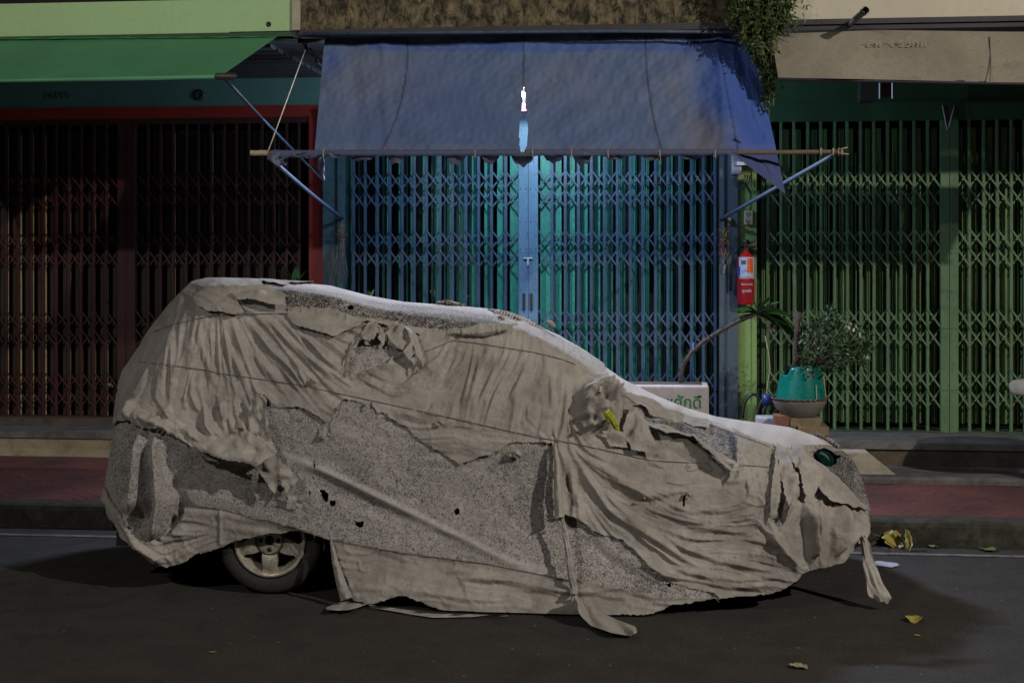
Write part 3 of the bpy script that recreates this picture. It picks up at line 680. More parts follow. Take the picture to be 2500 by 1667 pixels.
# ---- beige awning, right
ba = thing('beige_awning', PY(2200, 190, 9.1), 'weathered grey beige canvas valance hanging under the right beige wall', 'awning')
bb = smoothn(0, 17, 1.0, ((3, 1), (8, .5), (19, .25)))
b, pxs = sheet([(1882, 84, 0), (2150, 74, .35), (2450, 78, .8), (3000, 80, 1)], [(1900, 190, 0), (2120, 194, .35), (2420, 201, .8), (3000, 206, 1)], YF - .05, YF - .32, 160, 30, lambda u, v: .012 * bb(u * 5, v * 1.5) + .02 * math.sin(v * 5) * math.exp(-((u - .22) / .08) ** 2), -.04)
b.build('canopy', M['beige_canvas'], ba, recalc=False)
q = MB(); q.tube([PY(1898, 193, YF - .3), PY(2120, 196, YF - .3), PY(2420, 202, YF - .3), PY(3000, 208, YF - .3)], .016, 8); q.build('hem_tube', M['soffit'], ba)
q = MB(); q.tube([PY(2416, 90, YF - .10), PY(2418, 145, YF - .25), PY(2417, 198, YF - .36)], .003, 5); q.build('seam', M['soffit'], ba)
v_ = PY(2190, 104, YF - .2)
M['faint'] = plain('faint_lettering', (0.33, 0.305, 0.245), .9)
v_ = PY(2190, 106, YF - .185); o = text('ลห  า รวัทแ', 'faint_writing', .085, (v_.x, YF - .19, v_.z), M['faint'], ba, .0005, (R_(90) + .25, 0, 0))

# ==================================================================== THINGS ON THE WALLS
# drain pipe stub, upper right
q = MB(); a_ = PY(2062, 66, YF); a_ = PY(2072, 62, YF + .01); e_ = PY(2112, 27, YF - .35)
pp = thing('drain_pipe', a_, 'short rusty pipe stub poking out of the beige upper wall', 'pipe')
q.tube([a_, a_.lerp(e_, .5), e_], .022, 14, cap=False); q.build('pipe', M['metal'], pp)
q = MB(); q.tube([e_ - (e_ - a_).normalized() * .02, e_ + (e_ - a_).normalized() * .003], .028, 14, cap=False); q.tube([e_ - (e_ - a_).normalized() * .03, e_ - (e_ - a_).normalized() * .028], .02, 14); q.build('pipe_collar', M['pipe_dark'], pp)
# fire extinguisher
ex = PY(1821, 680, YG - .16); z0e = PY(1821, 744, YG - .16).z; z1e = PY(1821, 618, YG - .16).z; re = .068
fe = thing('fire_extinguisher', (ex.x, ex.y, z0e), 'red fire extinguisher with picture label hanging on the lime green post', 'fire extinguisher')
M['fe_red'] = plain('red_enamel', (0.42, 0.012, 0.02), .35); M['fe_lbl'] = plain('blue_white_label', (0.42, 0.50, 0.68), .5)
H = z1e - z0e; q = MB(); q.lathe([(0, 0), (re * .86, 0), (re, .012), (re, H - .07), (re * .93, H - .035), (re * .65, H - .008), (.02, H + .008), (.02, H + .02), (0, H + .02)], (ex.x, ex.y, z0e), 32); q.build('cylinder', M['fe_red'], fe)
def lab(a0, a1, z0_, z1_, m_, nm, r_=re + .0015):
    q = MB(); q.grid(lambda u, v: (ex.x + r_ * math.sin(lerp(a0, a1, u)), ex.y - r_ * math.cos(lerp(a0, a1, u)), z0e + lerp(z0_, z1_, v)), 16, 1, True); return q.build(nm, m_, fe, recalc=False)
lab(-.95, 1.2, H * .54, H * .92, M['fe_lbl'], 'label')
lab(-1.2, -.75, H * .56, H * .74, plain('label_blue', (.03, .06, .35), .5), 'label_patch', re + .003)
lab(.1, .85, H * .62, H * .90, plain('label_orange', (.75, .10, .02), .5), 'label_picture', re + .003)
lab(-.6, -.05, H * .78, H * .86, plain('label_brown', (.15, .07, .05), .5), 'label_patch', re + .003)
for t_, zz, sz in (('เครื่องดับเพลิง', .52, .020), ('ถังดับเพลิง', .395, .020), ('สูตรน้ำ', .27, .028)):
    text(t_, 'lettering', sz, (ex.x + .004, ex.y - re - .0035, z0e + H * zz), M['white'], fe, .0005)
text('ดับไฟ', 'lettering', .026, (ex.x - .02, ex.y - re - .0045, z0e + H * .66), plain('label_violet', (.5, .3, .6), .5), fe, .0005)
q = MB(); zt = z1e + .015
q.box(ex.x - .015, ex.x + .02, ex.y - .015, ex.y + .015, zt, zt + .035)
q.bar((ex.x - .01, ex.y, zt + .045), (ex.x + .075, ex.y - .02, zt + .085), .016, .012); q.bar((ex.x, ex.y, zt + .03), (ex.x + .08, ex.y - .02, zt + .035), .014, .01)
q.build('handle', plain('rusty_red', (.16, .03, .02), .6), fe)
q = MB(); q.tube([(ex.x - .015, ex.y, zt + .03), (ex.x - .06, ex.y - .02, zt + .035), (ex.x - .10, ex.y - .01, zt - .03), (ex.x - .115, ex.y + .02, zt - .14), (ex.x - .12, ex.y + .03, zt - .32)], .011, 8); q.build('hose', M['black'], fe)
q = MB(); q.lathe([(0, 0), (.025, 0), (.025, .03), (0, .03)], (ex.x + .0, ex.y - .05, zt + .06), 12, 'z'); q.build('gauge', M['metal'], fe)
q = MB(); q.box(ex.x - .02, ex.x + .02, ex.y + .03, YG - .06, zt - .02, zt + .05); q.build('wall_bracket', M['metal'], fe)
# sockets and boxes
def boxthing(name, px, py, wpx, hpx, dep, yb, mat, label, cat, bw=.006):
    sc = FPX / yb; c_ = PY(px, py, yb); w2 = wpx / sc / 2; h2 = hpx / sc / 2
    t_ = thing(name, (c_.x, yb, c_.z - h2), label, cat); q = MB(); q.box(c_.x - w2, c_.x + w2, yb - dep, yb, c_.z - h2, c_.z + h2); o = q.build('housing', mat, t_); bevel(o, bw, 3); return t_, c_, w2, h2
t_, c_, w2, h2 = boxthing('wall_socket', 1827, 532, 21, 34, .05, YG - .06, plain('yellowed_plastic', (.42, .33, .24), .45), 'yellowed double socket box on the lime green post above the fire extinguisher', 'socket')
for dz in (-.03, .03):
    q = MB(); q.box(c_.x - .016, c_.x - .009, YG - .113, YG - .109, c_.z + dz - .009, c_.z + dz + .009); q.box(c_.x + .004, c_.x + .011, YG - .113, YG - .109, c_.z + dz - .009, c_.z + dz + .009); q.lathe([(0, -.002), (.006, -.002), (.006, .002)], (c_.x - .002, YG - .111, c_.z + dz - .018), 8, 'y'); q.build('socket_holes', M['black'], t_)
t_, c_, w2, h2 = boxthing('doorbell_switch', 1781, 541, 8, 17, .025, YG - .10, plain('cream_plastic', (.5, .4, .22), .45), 'small cream bell switch on the slate blue column beside the socket', 'switch', .003)
q = MB(); q.box(c_.x - .006, c_.x + .008, YG - .13, YG - .122, c_.z - .02, c_.z - .004); q.build('button', M['black'], t_)
t_, c_, w2, h2 = boxthing('electric_meter', 1797, 405, 24, 46, .12, YG - .10, plain('lilac_grey_plastic', (.30, .27, .33), .45), 'grey electric meter box with looping cables under the blue awning corner', 'meter', .01)
q = MB(); q.box(c_.x, c_.x + .06, YG - .25, YG - .21, c_.z - .005, c_.z + .022); q.lathe([(0, -.02), (.016, -.02), (.016, .0)], (c_.x + .075, YG - .2, c_.z + .01), 12, 'y'); q.build('breaker', M['white'], t_)
q = MB()
for dx, r_ in ((-.02, .07), (0, .055), (.02, .04)):
    q.tube([(c_.x + dx * .5 - .02 + (1 - math.cos(a)) * r_, YG - .15 - dx, c_.z - h2 - math.sin(a) * r_ * 1.6) for a in np.linspace(0, math.pi, 12)], .005, 6)
q.build('cable', M['metal'], t_)
q = MB(); c0 = PY(1808, 440, YG - .07); q.tube([c0, PY(1822, 455, YG - .07), PY(1831, 470, YG - .07), PY(1833, 500, YG - .07), PY(1830, 516, YG - .07)], .004, 6); q.build('cable', M['wire'], t_)
# garlands
def garland(px, py, y, label, seed, scale=1.0):
    r = random.Random(seed); c_ = PY(px, py, y); t_ = thing('flower_garland', (c_.x, y, c_.z - .22 * scale), label, 'garland')
    for nm, cl, n_, zr, rr in (('marigolds', (.55, .28, .02), 55, (-.06, .06), .035), ('red_petals', (.42, .03, .03), 40, (-.13, -.03), .028), ('dry_stems', (.35, .25, .18), 26, (-.22, -.08), .02)):
        q = MB()
        for k in range(n_):
            x = c_.x + r.gauss(0, rr * .6) * scale; yy = y - .02 - r.random() * .04; z = c_.z + r.uniform(*zr) * scale; sz = r.uniform(.004, .010) * scale
            if nm == 'dry_stems': q.tube([(x, yy, z), (x + r.uniform(-.01, .01), yy, z - .05)], .0016, 4)
            else:
                for kk in range(3):
                    a = r.random() * 6.28; q.add([(x, yy, z), (x + sz * math.cos(a), yy - .006, z + sz * math.sin(a)), (x + sz * math.cos(a + 1), yy - .008, z + sz * math.sin(a + 1))], [(0, 1, 2)])
        q.build(nm, plain(nm, cl, .7), t_)
    q = MB(); q.tube([(c_.x, y - .02, c_.z + .14 * scale), (c_.x, y - .02, c_.z - .25 * scale)], .0015, 4); q.lathe([(0, -.012), (.009, 0), (0, .014)], (c_.x, y - .02, c_.z - .26 * scale), 8); q.build('string', M['rope'], t_)
garland(1766, 578, YG - .12, 'orange and red flower garland on the slate blue column at right of the blue gate', 1, 1.1)
garland(837, 562, YG - .12, 'withered yellow flower garland on the teal column at left of the blue gate', 2, .8)
q = MB(); r = random.Random(6)
for k in range(34):
    x0_ = r.uniform(812, 842); p0 = PY(x0_, r.uniform(590, 640), YG - .16); p1 = PY(x0_ + r.uniform(-20, 14), r.uniform(660, 700), YG - .2 - r.random() * .05); q.tube([p0, p0.lerp(p1, .5) + Vector((r.uniform(-.02, .02), 0, 0)), p1], .0018, 4)
tag(q.build('dry_twigs', plain('dry_twig', (.16, .14, .13), .9)), 'bundle of thin dry twigs against the teal column behind the car roof', 'twigs')
# glass box shrine / lantern under the beige awning
lt = PY(2115, 220, YG - .35); t_ = thing('wall_lantern', PY(2140, 250, YG - .3), 'dark hanging box lantern with two faintly glowing glass edges under the beige awning', 'lantern')
q = MB(); p0 = PY(2095, 252, YG - .35); p1 = PY(2132, 200, YG - .35); q.box(p0.x, p1.x, YG - .5, YG - .3, p0.z, p1.z); q.build('housing', M['metal'], t_)
q = MB(); a_ = PY(2148, 240, YG - .35); b_ = PY(2178, 198, YG - .35); q.box(a_.x, b_.x, YG - .45, YG - .35, a_.z, b_.z); q.build('glass_panel', plain('dark_red_glass', (.03, .012, .012), .25), t_)
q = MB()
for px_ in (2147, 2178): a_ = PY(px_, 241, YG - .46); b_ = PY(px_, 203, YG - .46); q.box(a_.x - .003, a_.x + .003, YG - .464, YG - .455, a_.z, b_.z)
q.build('glass_edge', plain('glowing_glass_edge', (.75, .75, .9), .3, 0, (.6, .6, 1), .35), t_)  # faint glow added to the glass edges of the unlit box
# hanging triangle charm
t_ = thing('hanging_pennant', PY(2313, 318, YG - .1), 'small dark triangular pennant with white ribs hanging over the green lock post', 'pennant')
q = MB(); A = PY(2300, 258, YG - .06); B = PY(2330, 258, YG - .06); Cc = PY(2313, 318, YG - .09); q.add([A, B, Cc, A + Vector((0, .01, 0)), B + Vector((0, .01, 0)), Cc + Vector((0, .01, 0))], [(0, 1, 2), (3, 5, 4), (0, 3, 4, 1), (1, 4, 5, 2), (2, 5, 3, 0)]); q.build('cloth', plain('dark_cloth', (.07, .03, .03), .9), t_)
q = MB(); q.tube([A + Vector((0, -.01, 0)), Cc + Vector((-.004, -.01, 0))], .004, 6); q.tube([B + Vector((0, -.01, 0)), Cc + Vector((.006, -.01, .02))], .0035, 6); q.build('rib', M['white'], t_)

# ==================================================================== PLANTS AND POTS
def leaf(q, base, d, L, W, curl=.25, n=5, seed=0):
    d = Vector(d).normalized(); side = d.cross(Vector((0, 0, 1)));
    if side.length < .1: side = Vector((1, 0, 0))
    side = side.normalized(); side = (Matrix.Rotation(seed, 3, d) @ side); up = side.cross(d)
    v = []; f = []
    for i in range(n + 1):
        t = i / n; p_ = Vector(base) + d * (L * t) - Vector((0, 0, 1)) * (curl * L * t * t); w_ = W * math.sin(math.pi * min(1, t * .92 + .06)) ** .8
        v += [p_ - side * w_ * .5 + up * w_ * .12, p_, p_ + side * w_ * .5 + up * w_ * .12]
    for i in range(n):
        for k in (0, 1): a = i * 3 + k; f.append((a, a + 1, a + 4, a + 3))
    q.add(v, f, True)
def leafmat(name, a, b_, rough=.5):
    s = NT(name); n1 = s.noise(s.pos(), 9, 3); n2 = s.noise(s.pos(), 50, 3)
    c = s.ramp(n1, [(.35, a), (.65, b_)]); c = s.mix(s.ramp(n2, [(.55, 0), (.8, .4)]), c, (.16, .15, .03)); s.base(c); s.rough(rough)
    s.b.inputs['Subsurface Weight'].default_value = 0.0; return s.m
M['leaf_d'] = leafmat('dark_leaf', (.012, .038, .010), (.035, .09, .022)); M['leaf_b'] = leafmat('broad_leaf', (.012, .042, .012), (.035, .09, .02), .4)
M['vine'] = leafmat('vine_leaf', (.02, .045, .008), (.075, .12, .02), .55); M['twig'] = plain('grey_twig', (.13, .105, .08), .9)
# hanging vine over the party wall
r = random.Random(12)
vy = YF - .12; t_ = thing('hanging_vine', PY(1850, 330, vy), 'dense green creeper hanging from the mossy band beside the blue awning', 'vine')
q = MB(); ql = MB()
outl = [(1760, -40, 1930), (1770, 20, 1915), (1790, 60, 1900), (1810, 100, 1885), (1835, 150, 1888), (1850, 200, 1886), (1852, 240, 1882), (1850, 280, 1878), (1862, 320, 1880), (1866, 345, 1874)]
strands = 95
for k in range(strands):
    u = r.random(); endy = 345 - 300 * abs(u - .72) ** .8 * 1.5 - r.random() * 120 if r.random() < .7 else r.uniform(60, 180)
    pts = []; yy = -60; dy = vy + r.uniform(-.12, .08); wob = r.uniform(0, 6); 
    while yy < endy:
        a = np.interp(yy, [o_[1] for o_ in outl], [o_[0] for o_ in outl]); c_ = np.interp(yy, [o_[1] for o_ in outl], [o_[2] for o_ in outl])
        px = lerp(a, c_, u) + 8 * math.sin(yy / 40 + wob) + r.uniform(-3, 3); pts.append(PY(px, yy, dy)); yy += 14
        for m_ in range(4 if yy > 100 else 6):
            b0 = pts[-1] + Vector((r.gauss(0, .02), r.gauss(0, .02), r.gauss(0, .02)))
            leaf(ql, b0, (r.gauss(0, 1), r.gauss(-.5, .8), r.gauss(-.2, .8)), r.uniform(.014, .042), r.uniform(.009, .02), .3, 3, r.uniform(0, 6))
    if len(pts) > 1: q.tube(pts, .0022, 4)
for k in range(14):   # side shoots over the beige wall
    a = PY(r.uniform(1880, 1900), r.uniform(0, 60), vy); d_ = Vector((r.uniform(.3, 1), -.2, r.uniform(-.3, .5))).normalized(); L = r.uniform(.08, .24)
    q.tube([a, a + d_ * L * .5, a + d_ * L + Vector((0, 0, -.02))], .0018, 4)
    for m_ in range(22): leaf(ql, a + d_ * L * r.random() + Vector((r.gauss(0, .012), r.gauss(0, .02), r.gauss(0, .012))), (r.gauss(0, 1), -.4, r.gauss(0, 1)), r.uniform(.014, .034), .012, .3, 3, r.uniform(0, 6))
q.build('stems', M['twig'], t_); ql.build('leaves', M['vine'], t_, recalc=False)
# thorny curved stem plant in the white planter
PYY = 10.75
def onY(px, py): return PY(px, py, PYY)
tr = [(1662, 960), (1662, 920), (1668, 890), (1690, 858), (1720, 832), (1752, 812), (1790, 790), (1825, 775), (1850, 766)]
z_pl = onY(1640, 936).z
t_ = thing('thorny_potted_plant', onY(1662, 936), 'thorny curved stem with a rosette of broad leaves leaning right from the white planter', 'plant')
path = [onY(*p_) for p_ in tr]; q = MB(); q.tube(path, [.015, .015, .016, .016, .016, .016, .015, .014, .012], 8)
r = random.Random(3)
for i in range(len(path) - 1):
    for k in range(40):
        p_ = path[i].lerp(path[i + 1], k / 26); d_ = Vector((r.gauss(0, 1), r.gauss(0, 1), r.gauss(0, 1))).normalized(); e_ = p_ + d_ * r.uniform(.03, .045)
        q.tube([p_, e_], [.0045, .0006], 4, False)
q.build('thorny_stem', plain('thorny_bark', (.055, .048, .042), .8), t_)
ql = MB(); tip = path[-1]
for k, (dx, dz, L, W) in enumerate(((-1, -.1, .2, .07), (-.7, .5, .17, .06), (-.3, .9, .19, .06), (.2, 1, .17, .05), (.7, .7, .16, .06), (1, .25, .28, .09), (1, -.15, .34, .11), (1, -.35, .36, .11), (.7, -.2, .24, .07), (-.5, .1, .15, .06), (.4, .3, .2, .07), (-.9, .25, .2, .07), (.5, .85, .2, .05))):
    leaf(ql, tip, (dx, -.35 + .13 * (k % 4), dz), L * 1.0, W * 1.3, .35 if dx > .6 else .15, 9, r.uniform(-.6, .6))
ql.build('leaf_rosette', M['leaf_b'], t_, recalc=False)
q = MB(); q.tube([tip, onY(1872, 790), onY(1880, 808)], [.008, .006, .003], 6); q.build('flower_stalk', M['rope'], t_)
q = MB()
for k in range(7): leaf(q, onY(1886, 806), (r.gauss(0, 1), -.5, r.gauss(0, 1)), .03, .02, .2, 3, r.uniform(0, 3))
leaf(q, onY(1868, 748), (.1, -.2, 1), .05, .02, .1, 3); q.build('flower', plain('pale_flower', (.55, .42, .36), .6), t_)
# white planter with green Thai writing
a_ = onY(1500, 1010); b_ = onY(1730, 1010); z1p = z_pl; z0p = PV
pl = thing('planter_box', ((a_.x + b_.x) / 2, PYY, z0p), 'speckled white cement planter with green Thai lettering behind the bonnet', 'planter')
yf = PYY - .16
X0, X1 = PY(1490, 960, yf).x, PY(1731, 960, yf).x
q = MB(); q.box(X0, X1, yf, yf + .32, z0p, z1p); o = q.build('box', stone('speckled_white_cement', (.32, .28, .26), (.44, .40, .38), (.10, .07, .06), (.6, .85), 6, 160), pl); bevel(o, .018, 3)
q = MB(); q.box(X0 + .05, X1 - .05, yf + .05, yf + .27, z1p - .02, z1p + .004); q.build('soil', M['step_dark'], pl)
M['sign_green'] = plain('green_sign_paint', (.01, .17, .05), .5)
zt_ = PY(1690, 978, yf).z
text('พศักดิ์', 'lettering', .125, (PY(1714, 975, yf).x, yf - .002, PY(1690, 984, yf).z), M['sign_green'], pl, .001, sx=.92, align='RIGHT')
q = MB(); q.tube([onY(1688, 930), onY(1693, 836)], .006, 6)
tag(q.build('blue_stake', plain('blue_plastic', (.03, .08, .35), .5), origin=onY(1688, 930)), 'thin blue plastic stake standing in the white planter', 'stake')
# bush plant in a cut teal tub inside a stone bowl
BY = 10.62
def onB(px, py): return PY(px, py, BY)
bc = onB(1952, 990); zb0 = onB(1952, 1022).z; zb1 = onB(1952, 972).z; sc = FPX / BY
bowl = thing('stone_bowl', (bc.x, BY, zb0), 'wide grey stone bowl with fluted dark rim holding the teal tub', 'bowl')
q = MB(); rb = 65 / sc
q.lathe([(0, 0), (rb * .42, 0), (rb * .62, .02), (rb * .85, .075), (rb * .98, .125), (rb * 1.0, .145), (rb * .93, .147), (rb * .9, .12), (0, .10)], (bc.x, BY, zb0), 48); q.build('bowl', stone('speckled_stone', (.13, .12, .10), (.20, .185, .16), (.03, .03, .025), (.55, .8), 8, 130), bowl)
q = MB(); q.tube([(bc.x + rb * (1.0 + .03 * math.sin(a * 30)) * math.cos(a), BY + rb * (1.0 + .03 * math.sin(a * 30)) * math.sin(a), zb0 + .15 + .006 * math.sin(a * 30)) for a in np.linspace(0, 2 * math.pi, 240)], .008, 6, False); q.build('fluted_rim', plain('dark_glaze', (.06, .045, .03), .4), bowl)
tub = thing('teal_tub', (bc.x, BY, zb0 + .10), 'cut teal plastic tub with ragged rim standing in the stone bowl', 'tub')
s = NT('teal_plastic'); n1 = s.noise(s.pos(), 5, 5); n2 = s.noise(s.pos(), 40, 5, .7)
s.base(s.mix(s.ramp(n2, [(.5, 0), (.85, .5)]), s.ramp(n1, [(.3, (.0, .10, .085)), (.7, (.0, .17, .135))]), (.12, .15, .14))); s.rough(.25); M['teal_plastic'] = s.m
zt1 = onB(1952, 893).z
rimz = lambda a: zt1 - (.06 * (1 / (1 + math.exp(-(-math.cos(a) - .62) / .04))) + .004 * math.sin(a * 5))
cx_ = onB(1955, 940).x; r0 = 60 / sc; r1 = 48 / sc; z00 = zb0 + .11
q = MB(); q.grid(lambda u, v: (cx_ + lerp(r0, r1, v ** 1.6) * math.cos(u * 2 * math.pi), BY + lerp(r0, r1, v ** 1.6) * .9 * math.sin(u * 2 * math.pi), lerp(z00, rimz(u * 2 * math.pi), v)), 72, 14); o = q.build('tub', M['teal_plastic'], tub, recalc=False)
so = o.modifiers.new('s', 'SOLIDIFY'); so.thickness = .004
q = MB(); q.lathe([(0, 0), (r1 * .98, 0)], (cx_, BY, zt1 - .12), 24); q.build('soil', M['step_dark'], tub)
q = MB(); q.bar((cx_ + r0 * .55, BY - r0 * .83, z00), (cx_ + r0 * .53, BY - r0 * .80, z00 + .15), .006, .003); q.build('tape_strip', M['rope'], tub); q = MB(); q.bar((cx_ + r0 * .97, BY - r0 * .2, z00 + .02), (cx_ + r0 * .88, BY - r0 * .2, z00 + .21), .008, .003); q.build('tape_strip', plain('tan_tape', (.5, .4, .2), .6), tub)
bush = thing('potted_shrub', (cx_, BY, zt1 - .12), 'bushy small leaved shrub leaning right out of the teal tub', 'shrub')
r = random.Random(21); q = MB(); ql = MB(); q.tube([(cx_ - .09, BY, zt1 - .12), onB(1944, 880), onB(1946, 820), onB(1950, 762)], [.024, .022, .022, .024], 8); q.build('cut_trunk', plain('brown_trunk', (.06, .035, .03), .9), bush)
q = MB()
cl = [(1990, 800, 34), (2050, 812, 44), (2010, 845, 48), (2075, 850, 44), (1975, 870, 26), (2040, 880, 40), (2095, 865, 26), (2020, 775, 20), (2030, 755, 10), (2110, 825, 16), (1965, 838, 26), (2105, 880, 14), (1965, 895, 20), (1990, 905, 16), (2125, 850, 12)]
for (px, py, rr) in cl:
    for k in range(max(2, rr // 7)):
        e_ = PY(px + r.gauss(0, rr * .4), py + r.gauss(0, rr * .35), BY + r.gauss(0, .10)); b0 = Vector((cx_ + r.uniform(-.05, .1), BY, zt1 - .06)); md = b0.lerp(e_, .5) + Vector((r.uniform(-.04, .02), 0, .03))
        q.tube([b0, md, e_], [.005, .0035, .002], 5)
    for k in range(int(rr * 3.6)):
        c0 = PY(px + r.gauss(0, rr * .48), py + r.gauss(0, rr * .42), BY + r.gauss(0, .11)); L = r.uniform(.018, .042)
        d0 = Vector((r.gauss(0, 1), r.gauss(-.3, 1), r.gauss(.2, 1)))
        for m_ in range(2): leaf(ql, c0, d0 + Vector((r.gauss(0, .6), r.gauss(0, .6), r.gauss(0, .6))), L, L * .38, .2, 3, r.uniform(0, 6))
q.build('branches', M['twig'], bush); ql.build('leaves', M['leaf_d'], bush, recalc=False)
q = MB()
for px, py in ((2062, 783), (2072, 792), (2085, 800), (2095, 812), (2070, 800), (2110, 872), (2118, 870)):
    for k in range(4): leaf(q, PY(px + r.gauss(0, 3), py + r.gauss(0, 3), BY - .1), (r.gauss(0, 1), -.6, r.gauss(0, 1)), .03, .018, .2, 3, r.uniform(0, 5))
q.build('pale_flowers', plain('white_petals', (.5, .48, .38), .6), bush)
# bricks and blocks under the bowl
def brick(px0, px1, py0, py1, y0, dep, mat, label, ang=0.0):
    a = PY(px0, py1, y0); c_ = PY(px1, py0, y0); q = MB(); q.box(a.x, c_.x, y0, y0 + dep, a.z, c_.z); o = q.build('brick', mat); bevel(o, .006, 2)
    return tag(o, label, 'brick', 'bricks under the stone bowl')
M['brick'] = stone('red_brick', (.14, .06, .04), (.24, .11, .07), (.04, .03, .02), (.55, .85), 9); M['brick2'] = stone('mossy_brick', (.16, .115, .06), (.26, .20, .12), (.05, .05, .02), (.5, .8), 9)
zpl = .38
brick(1890, 1931, 1014, 1040, BY - .1, .16, M['brick'], 'small upright red brick at the left under the bowl')
brick(1931, 2004, 1021, 1042, BY - .12, .16, M['brick2'], 'orange brown brick directly under the stone bowl')
brick(1950, 2024, 1042, 1064, BY - .16, .3, M['brick2'], 'pale mossy slab lying lowest beneath the bricks')
q = MB(); a = PY(1848, 1040, BY - .02); c_ = PY(1892, 1020, BY - .02); q.box(a.x, c_.x, BY, BY + .2, a.z, c_.z); tag(bevel(q.build('cement_block', plain('pale_block', (.45, .45, .5), .8)), .01), 'pale grey cement block left of the red brick', 'block')
q = MB(); a = PY(1840, 1120, 10.5); c_ = PY(2000, 1064, 10.5); q.box(a.x, PY(2022, 1064, 10.5).x, 10.46, 11.0, PV, PY(1950, 1064, 10.5).z); tag(bevel(q.build('stone_block', M['step_dark']), .01), 'dark rough block carrying the bricks and bowl', 'block')
# hoses and blue cup
t_ = thing('garden_hose', PY(1860, 1020, YG - .3), 'coiled grey hose hanging between the green post and the bowl', 'hose'); q = MB()
for k in range(3):
    q.tube([PY(1835 + k * 14 + 26 * (1 - math.cos(a)) - (22 if k == 0 else 0), 1020 - math.sin(a) * (58 - k * 8), YG - .25 - k * .04) for a in np.linspace(0, 2.4, 16)], .012, 8)
q.build('hose', M['metal'], t_)
q = MB(); c_ = PY(1872, 990, YG - .4); q.lathe([(0, 0), (.035, 0), (.04, .09), (.036, .09), (.033, .01), (0, .01)], (c_.x, YG - .4, c_.z), 20)
tag(q.build('blue_cup', plain('blue_cup_plastic', (.03, .07, .25), .4)), 'small blue plastic cup hung beside the hose', 'cup')
q = MB(); q.tube([PY(1868, 820, YG - .08), PY(1876, 860, YG - .1), PY(1880, 900, YG - .1), PY(1872, 950, YG - .1), PY(1868, 985, YG - .2)], .004, 6); tag(q.build('loose_cable', M['rope']), 'thin pale cable hanging down the green gate beside the leaves', 'cable')
# plants peeking over the car roof
def sprig(px, py, label, tips, mat):
    t_ = thing('leafy_plant', PY(px, 1000, 11.0), label, 'plant'); q = MB(); c_ = PY(px, py, 11.0); base_ = Vector((c_.x, 11.0, .38))
    q.tube([base_, base_.lerp(c_, .6) + Vector((.03, 0, 0)), c_], .008, 6); q.build('stem', M['twig'], t_); ql = MB()
    for dx, dz, L, W in tips: leaf(ql, c_, (dx, -.2, dz), L, W, .15, 8, .4)
    ql.build('leaves', mat, t_, recalc=False)
sprig(722, 700, 'long green strap leaves showing above the rear of the covered car', [(-.9, 1, .25, .035), (-.5, 1, .2, .06), (.1, 1, .19, .07), (.5, .8, .2, .05), (-1, .5, .2, .04)], M['leaf_b'])
sprig(905, 735, 'lone bright green leaf tip showing over the dip of the covered car roof', [(.3, 1, .12, .06), (-.2, 1, .1, .05)], M['lime_slat'])
# stone table corner at the right edge
t_ = thing('stone_table', PY(2530, 1060, 10.2), 'round grey stone table top at the far right edge of the pavement', 'table'); c_ = PY(2640, 950, 10.2)
q = MB(); q.lathe([(0, 0), (.42, 0), (.44, .02), (.44, .07), (.42, .085), (0, .085)], (c_.x - .03, 10.2, c_.z - .04), 48); q.build('tabletop', M['ramp'], t_)
q = MB(); q.lathe([(.16, 0), (.1, .1), (.1, c_.z - PV - .12), (.16, c_.z - PV - .05)], (c_.x - .03, 10.2, PV), 24); q.build('pedestal', M['ramp'], t_)
# cement ramp slab by the front of the car
pts_ = [PZ(2206, 1178, PV + .03), PZ(1990, 1178, PV + .03)]
zr_ = .34; A = PY(2168, 1122, 10.9); 
q = MB(); x0_, x1_ = PZ(1960, 1178, PV).x, PZ(2206, 1178, PV).x; yy0 = PZ(2100, 1178, PV).y; xt1 = PY(2108, 1094, 10.99).x; zt_ = PY(2108, 1094, 10.99).z
q.add([(x0_, yy0, PV), (x1_, yy0, PV), (x1_ - .02, yy0 + .02, PV + .03), (x0_, yy0 + .02, PV + .03), (x0_, 10.99, PV), (x1_ - .02, 10.99, PV), (x1_ - .22, 10.99, zt_), (x0_, 10.99, zt_)],
      [(0, 1, 2, 3), (3, 2, 6, 7), (1, 5, 6, 2), (0, 3, 7, 4), (4, 7, 6, 5), (0, 4, 5, 1)])
tag(q.build('ramp_slab', M['ramp'], origin=(x0_, yy0, PV)), 'pale worn cement ramp slab leading up to the dark step beyond the bonnet', 'ramp')

# ==================================================================== LITTER ON THE ROAD
M['leaf_y'] = leafmat('yellowed_leaf', (.24, .22, .03), (.30, .24, .05)); M['leaf_g'] = leafmat('fallen_green_leaf', (.06, .13, .03), (.12, .2, .05)); M['leaf_t'] = leafmat('tan_leaf', (.22, .18, .11), (.33, .29, .2))
def fallen(px, py, size, mat, label, seed, tall=.5, cat='leaf'):
    r = random.Random(seed); p_ = PZ(px, py, 0.0); q = MB(); n = 10; rot = r.uniform(0, 6.28); cu = r.uniform(.4, 1.2)
    def fn(u, v):
        t = u * 2 - 1; wv = math.sqrt(max(0, 1 - abs(t) ** 1.8)) * (1 + .15 * math.sin(u * 21 + seed)) * .42; s_ = (v * 2 - 1) * wv
        x = t * size * .5; y = s_ * size * .9; z = size * tall * (abs(s_) ** 1.5 * cu + .25 * max(0, t) ** 2 + .06 * math.sin(t * 7 + v * 5)) + .004
        return (p_.x + x * math.cos(rot) - y * math.sin(rot), p_.y + x * math.sin(rot) + y * math.cos(rot), z)
    q.grid(fn, 14, 8); tag(q.build('fallen_leaf', mat, recalc=False), label, cat, 'leaves and scraps fallen by the kerb')
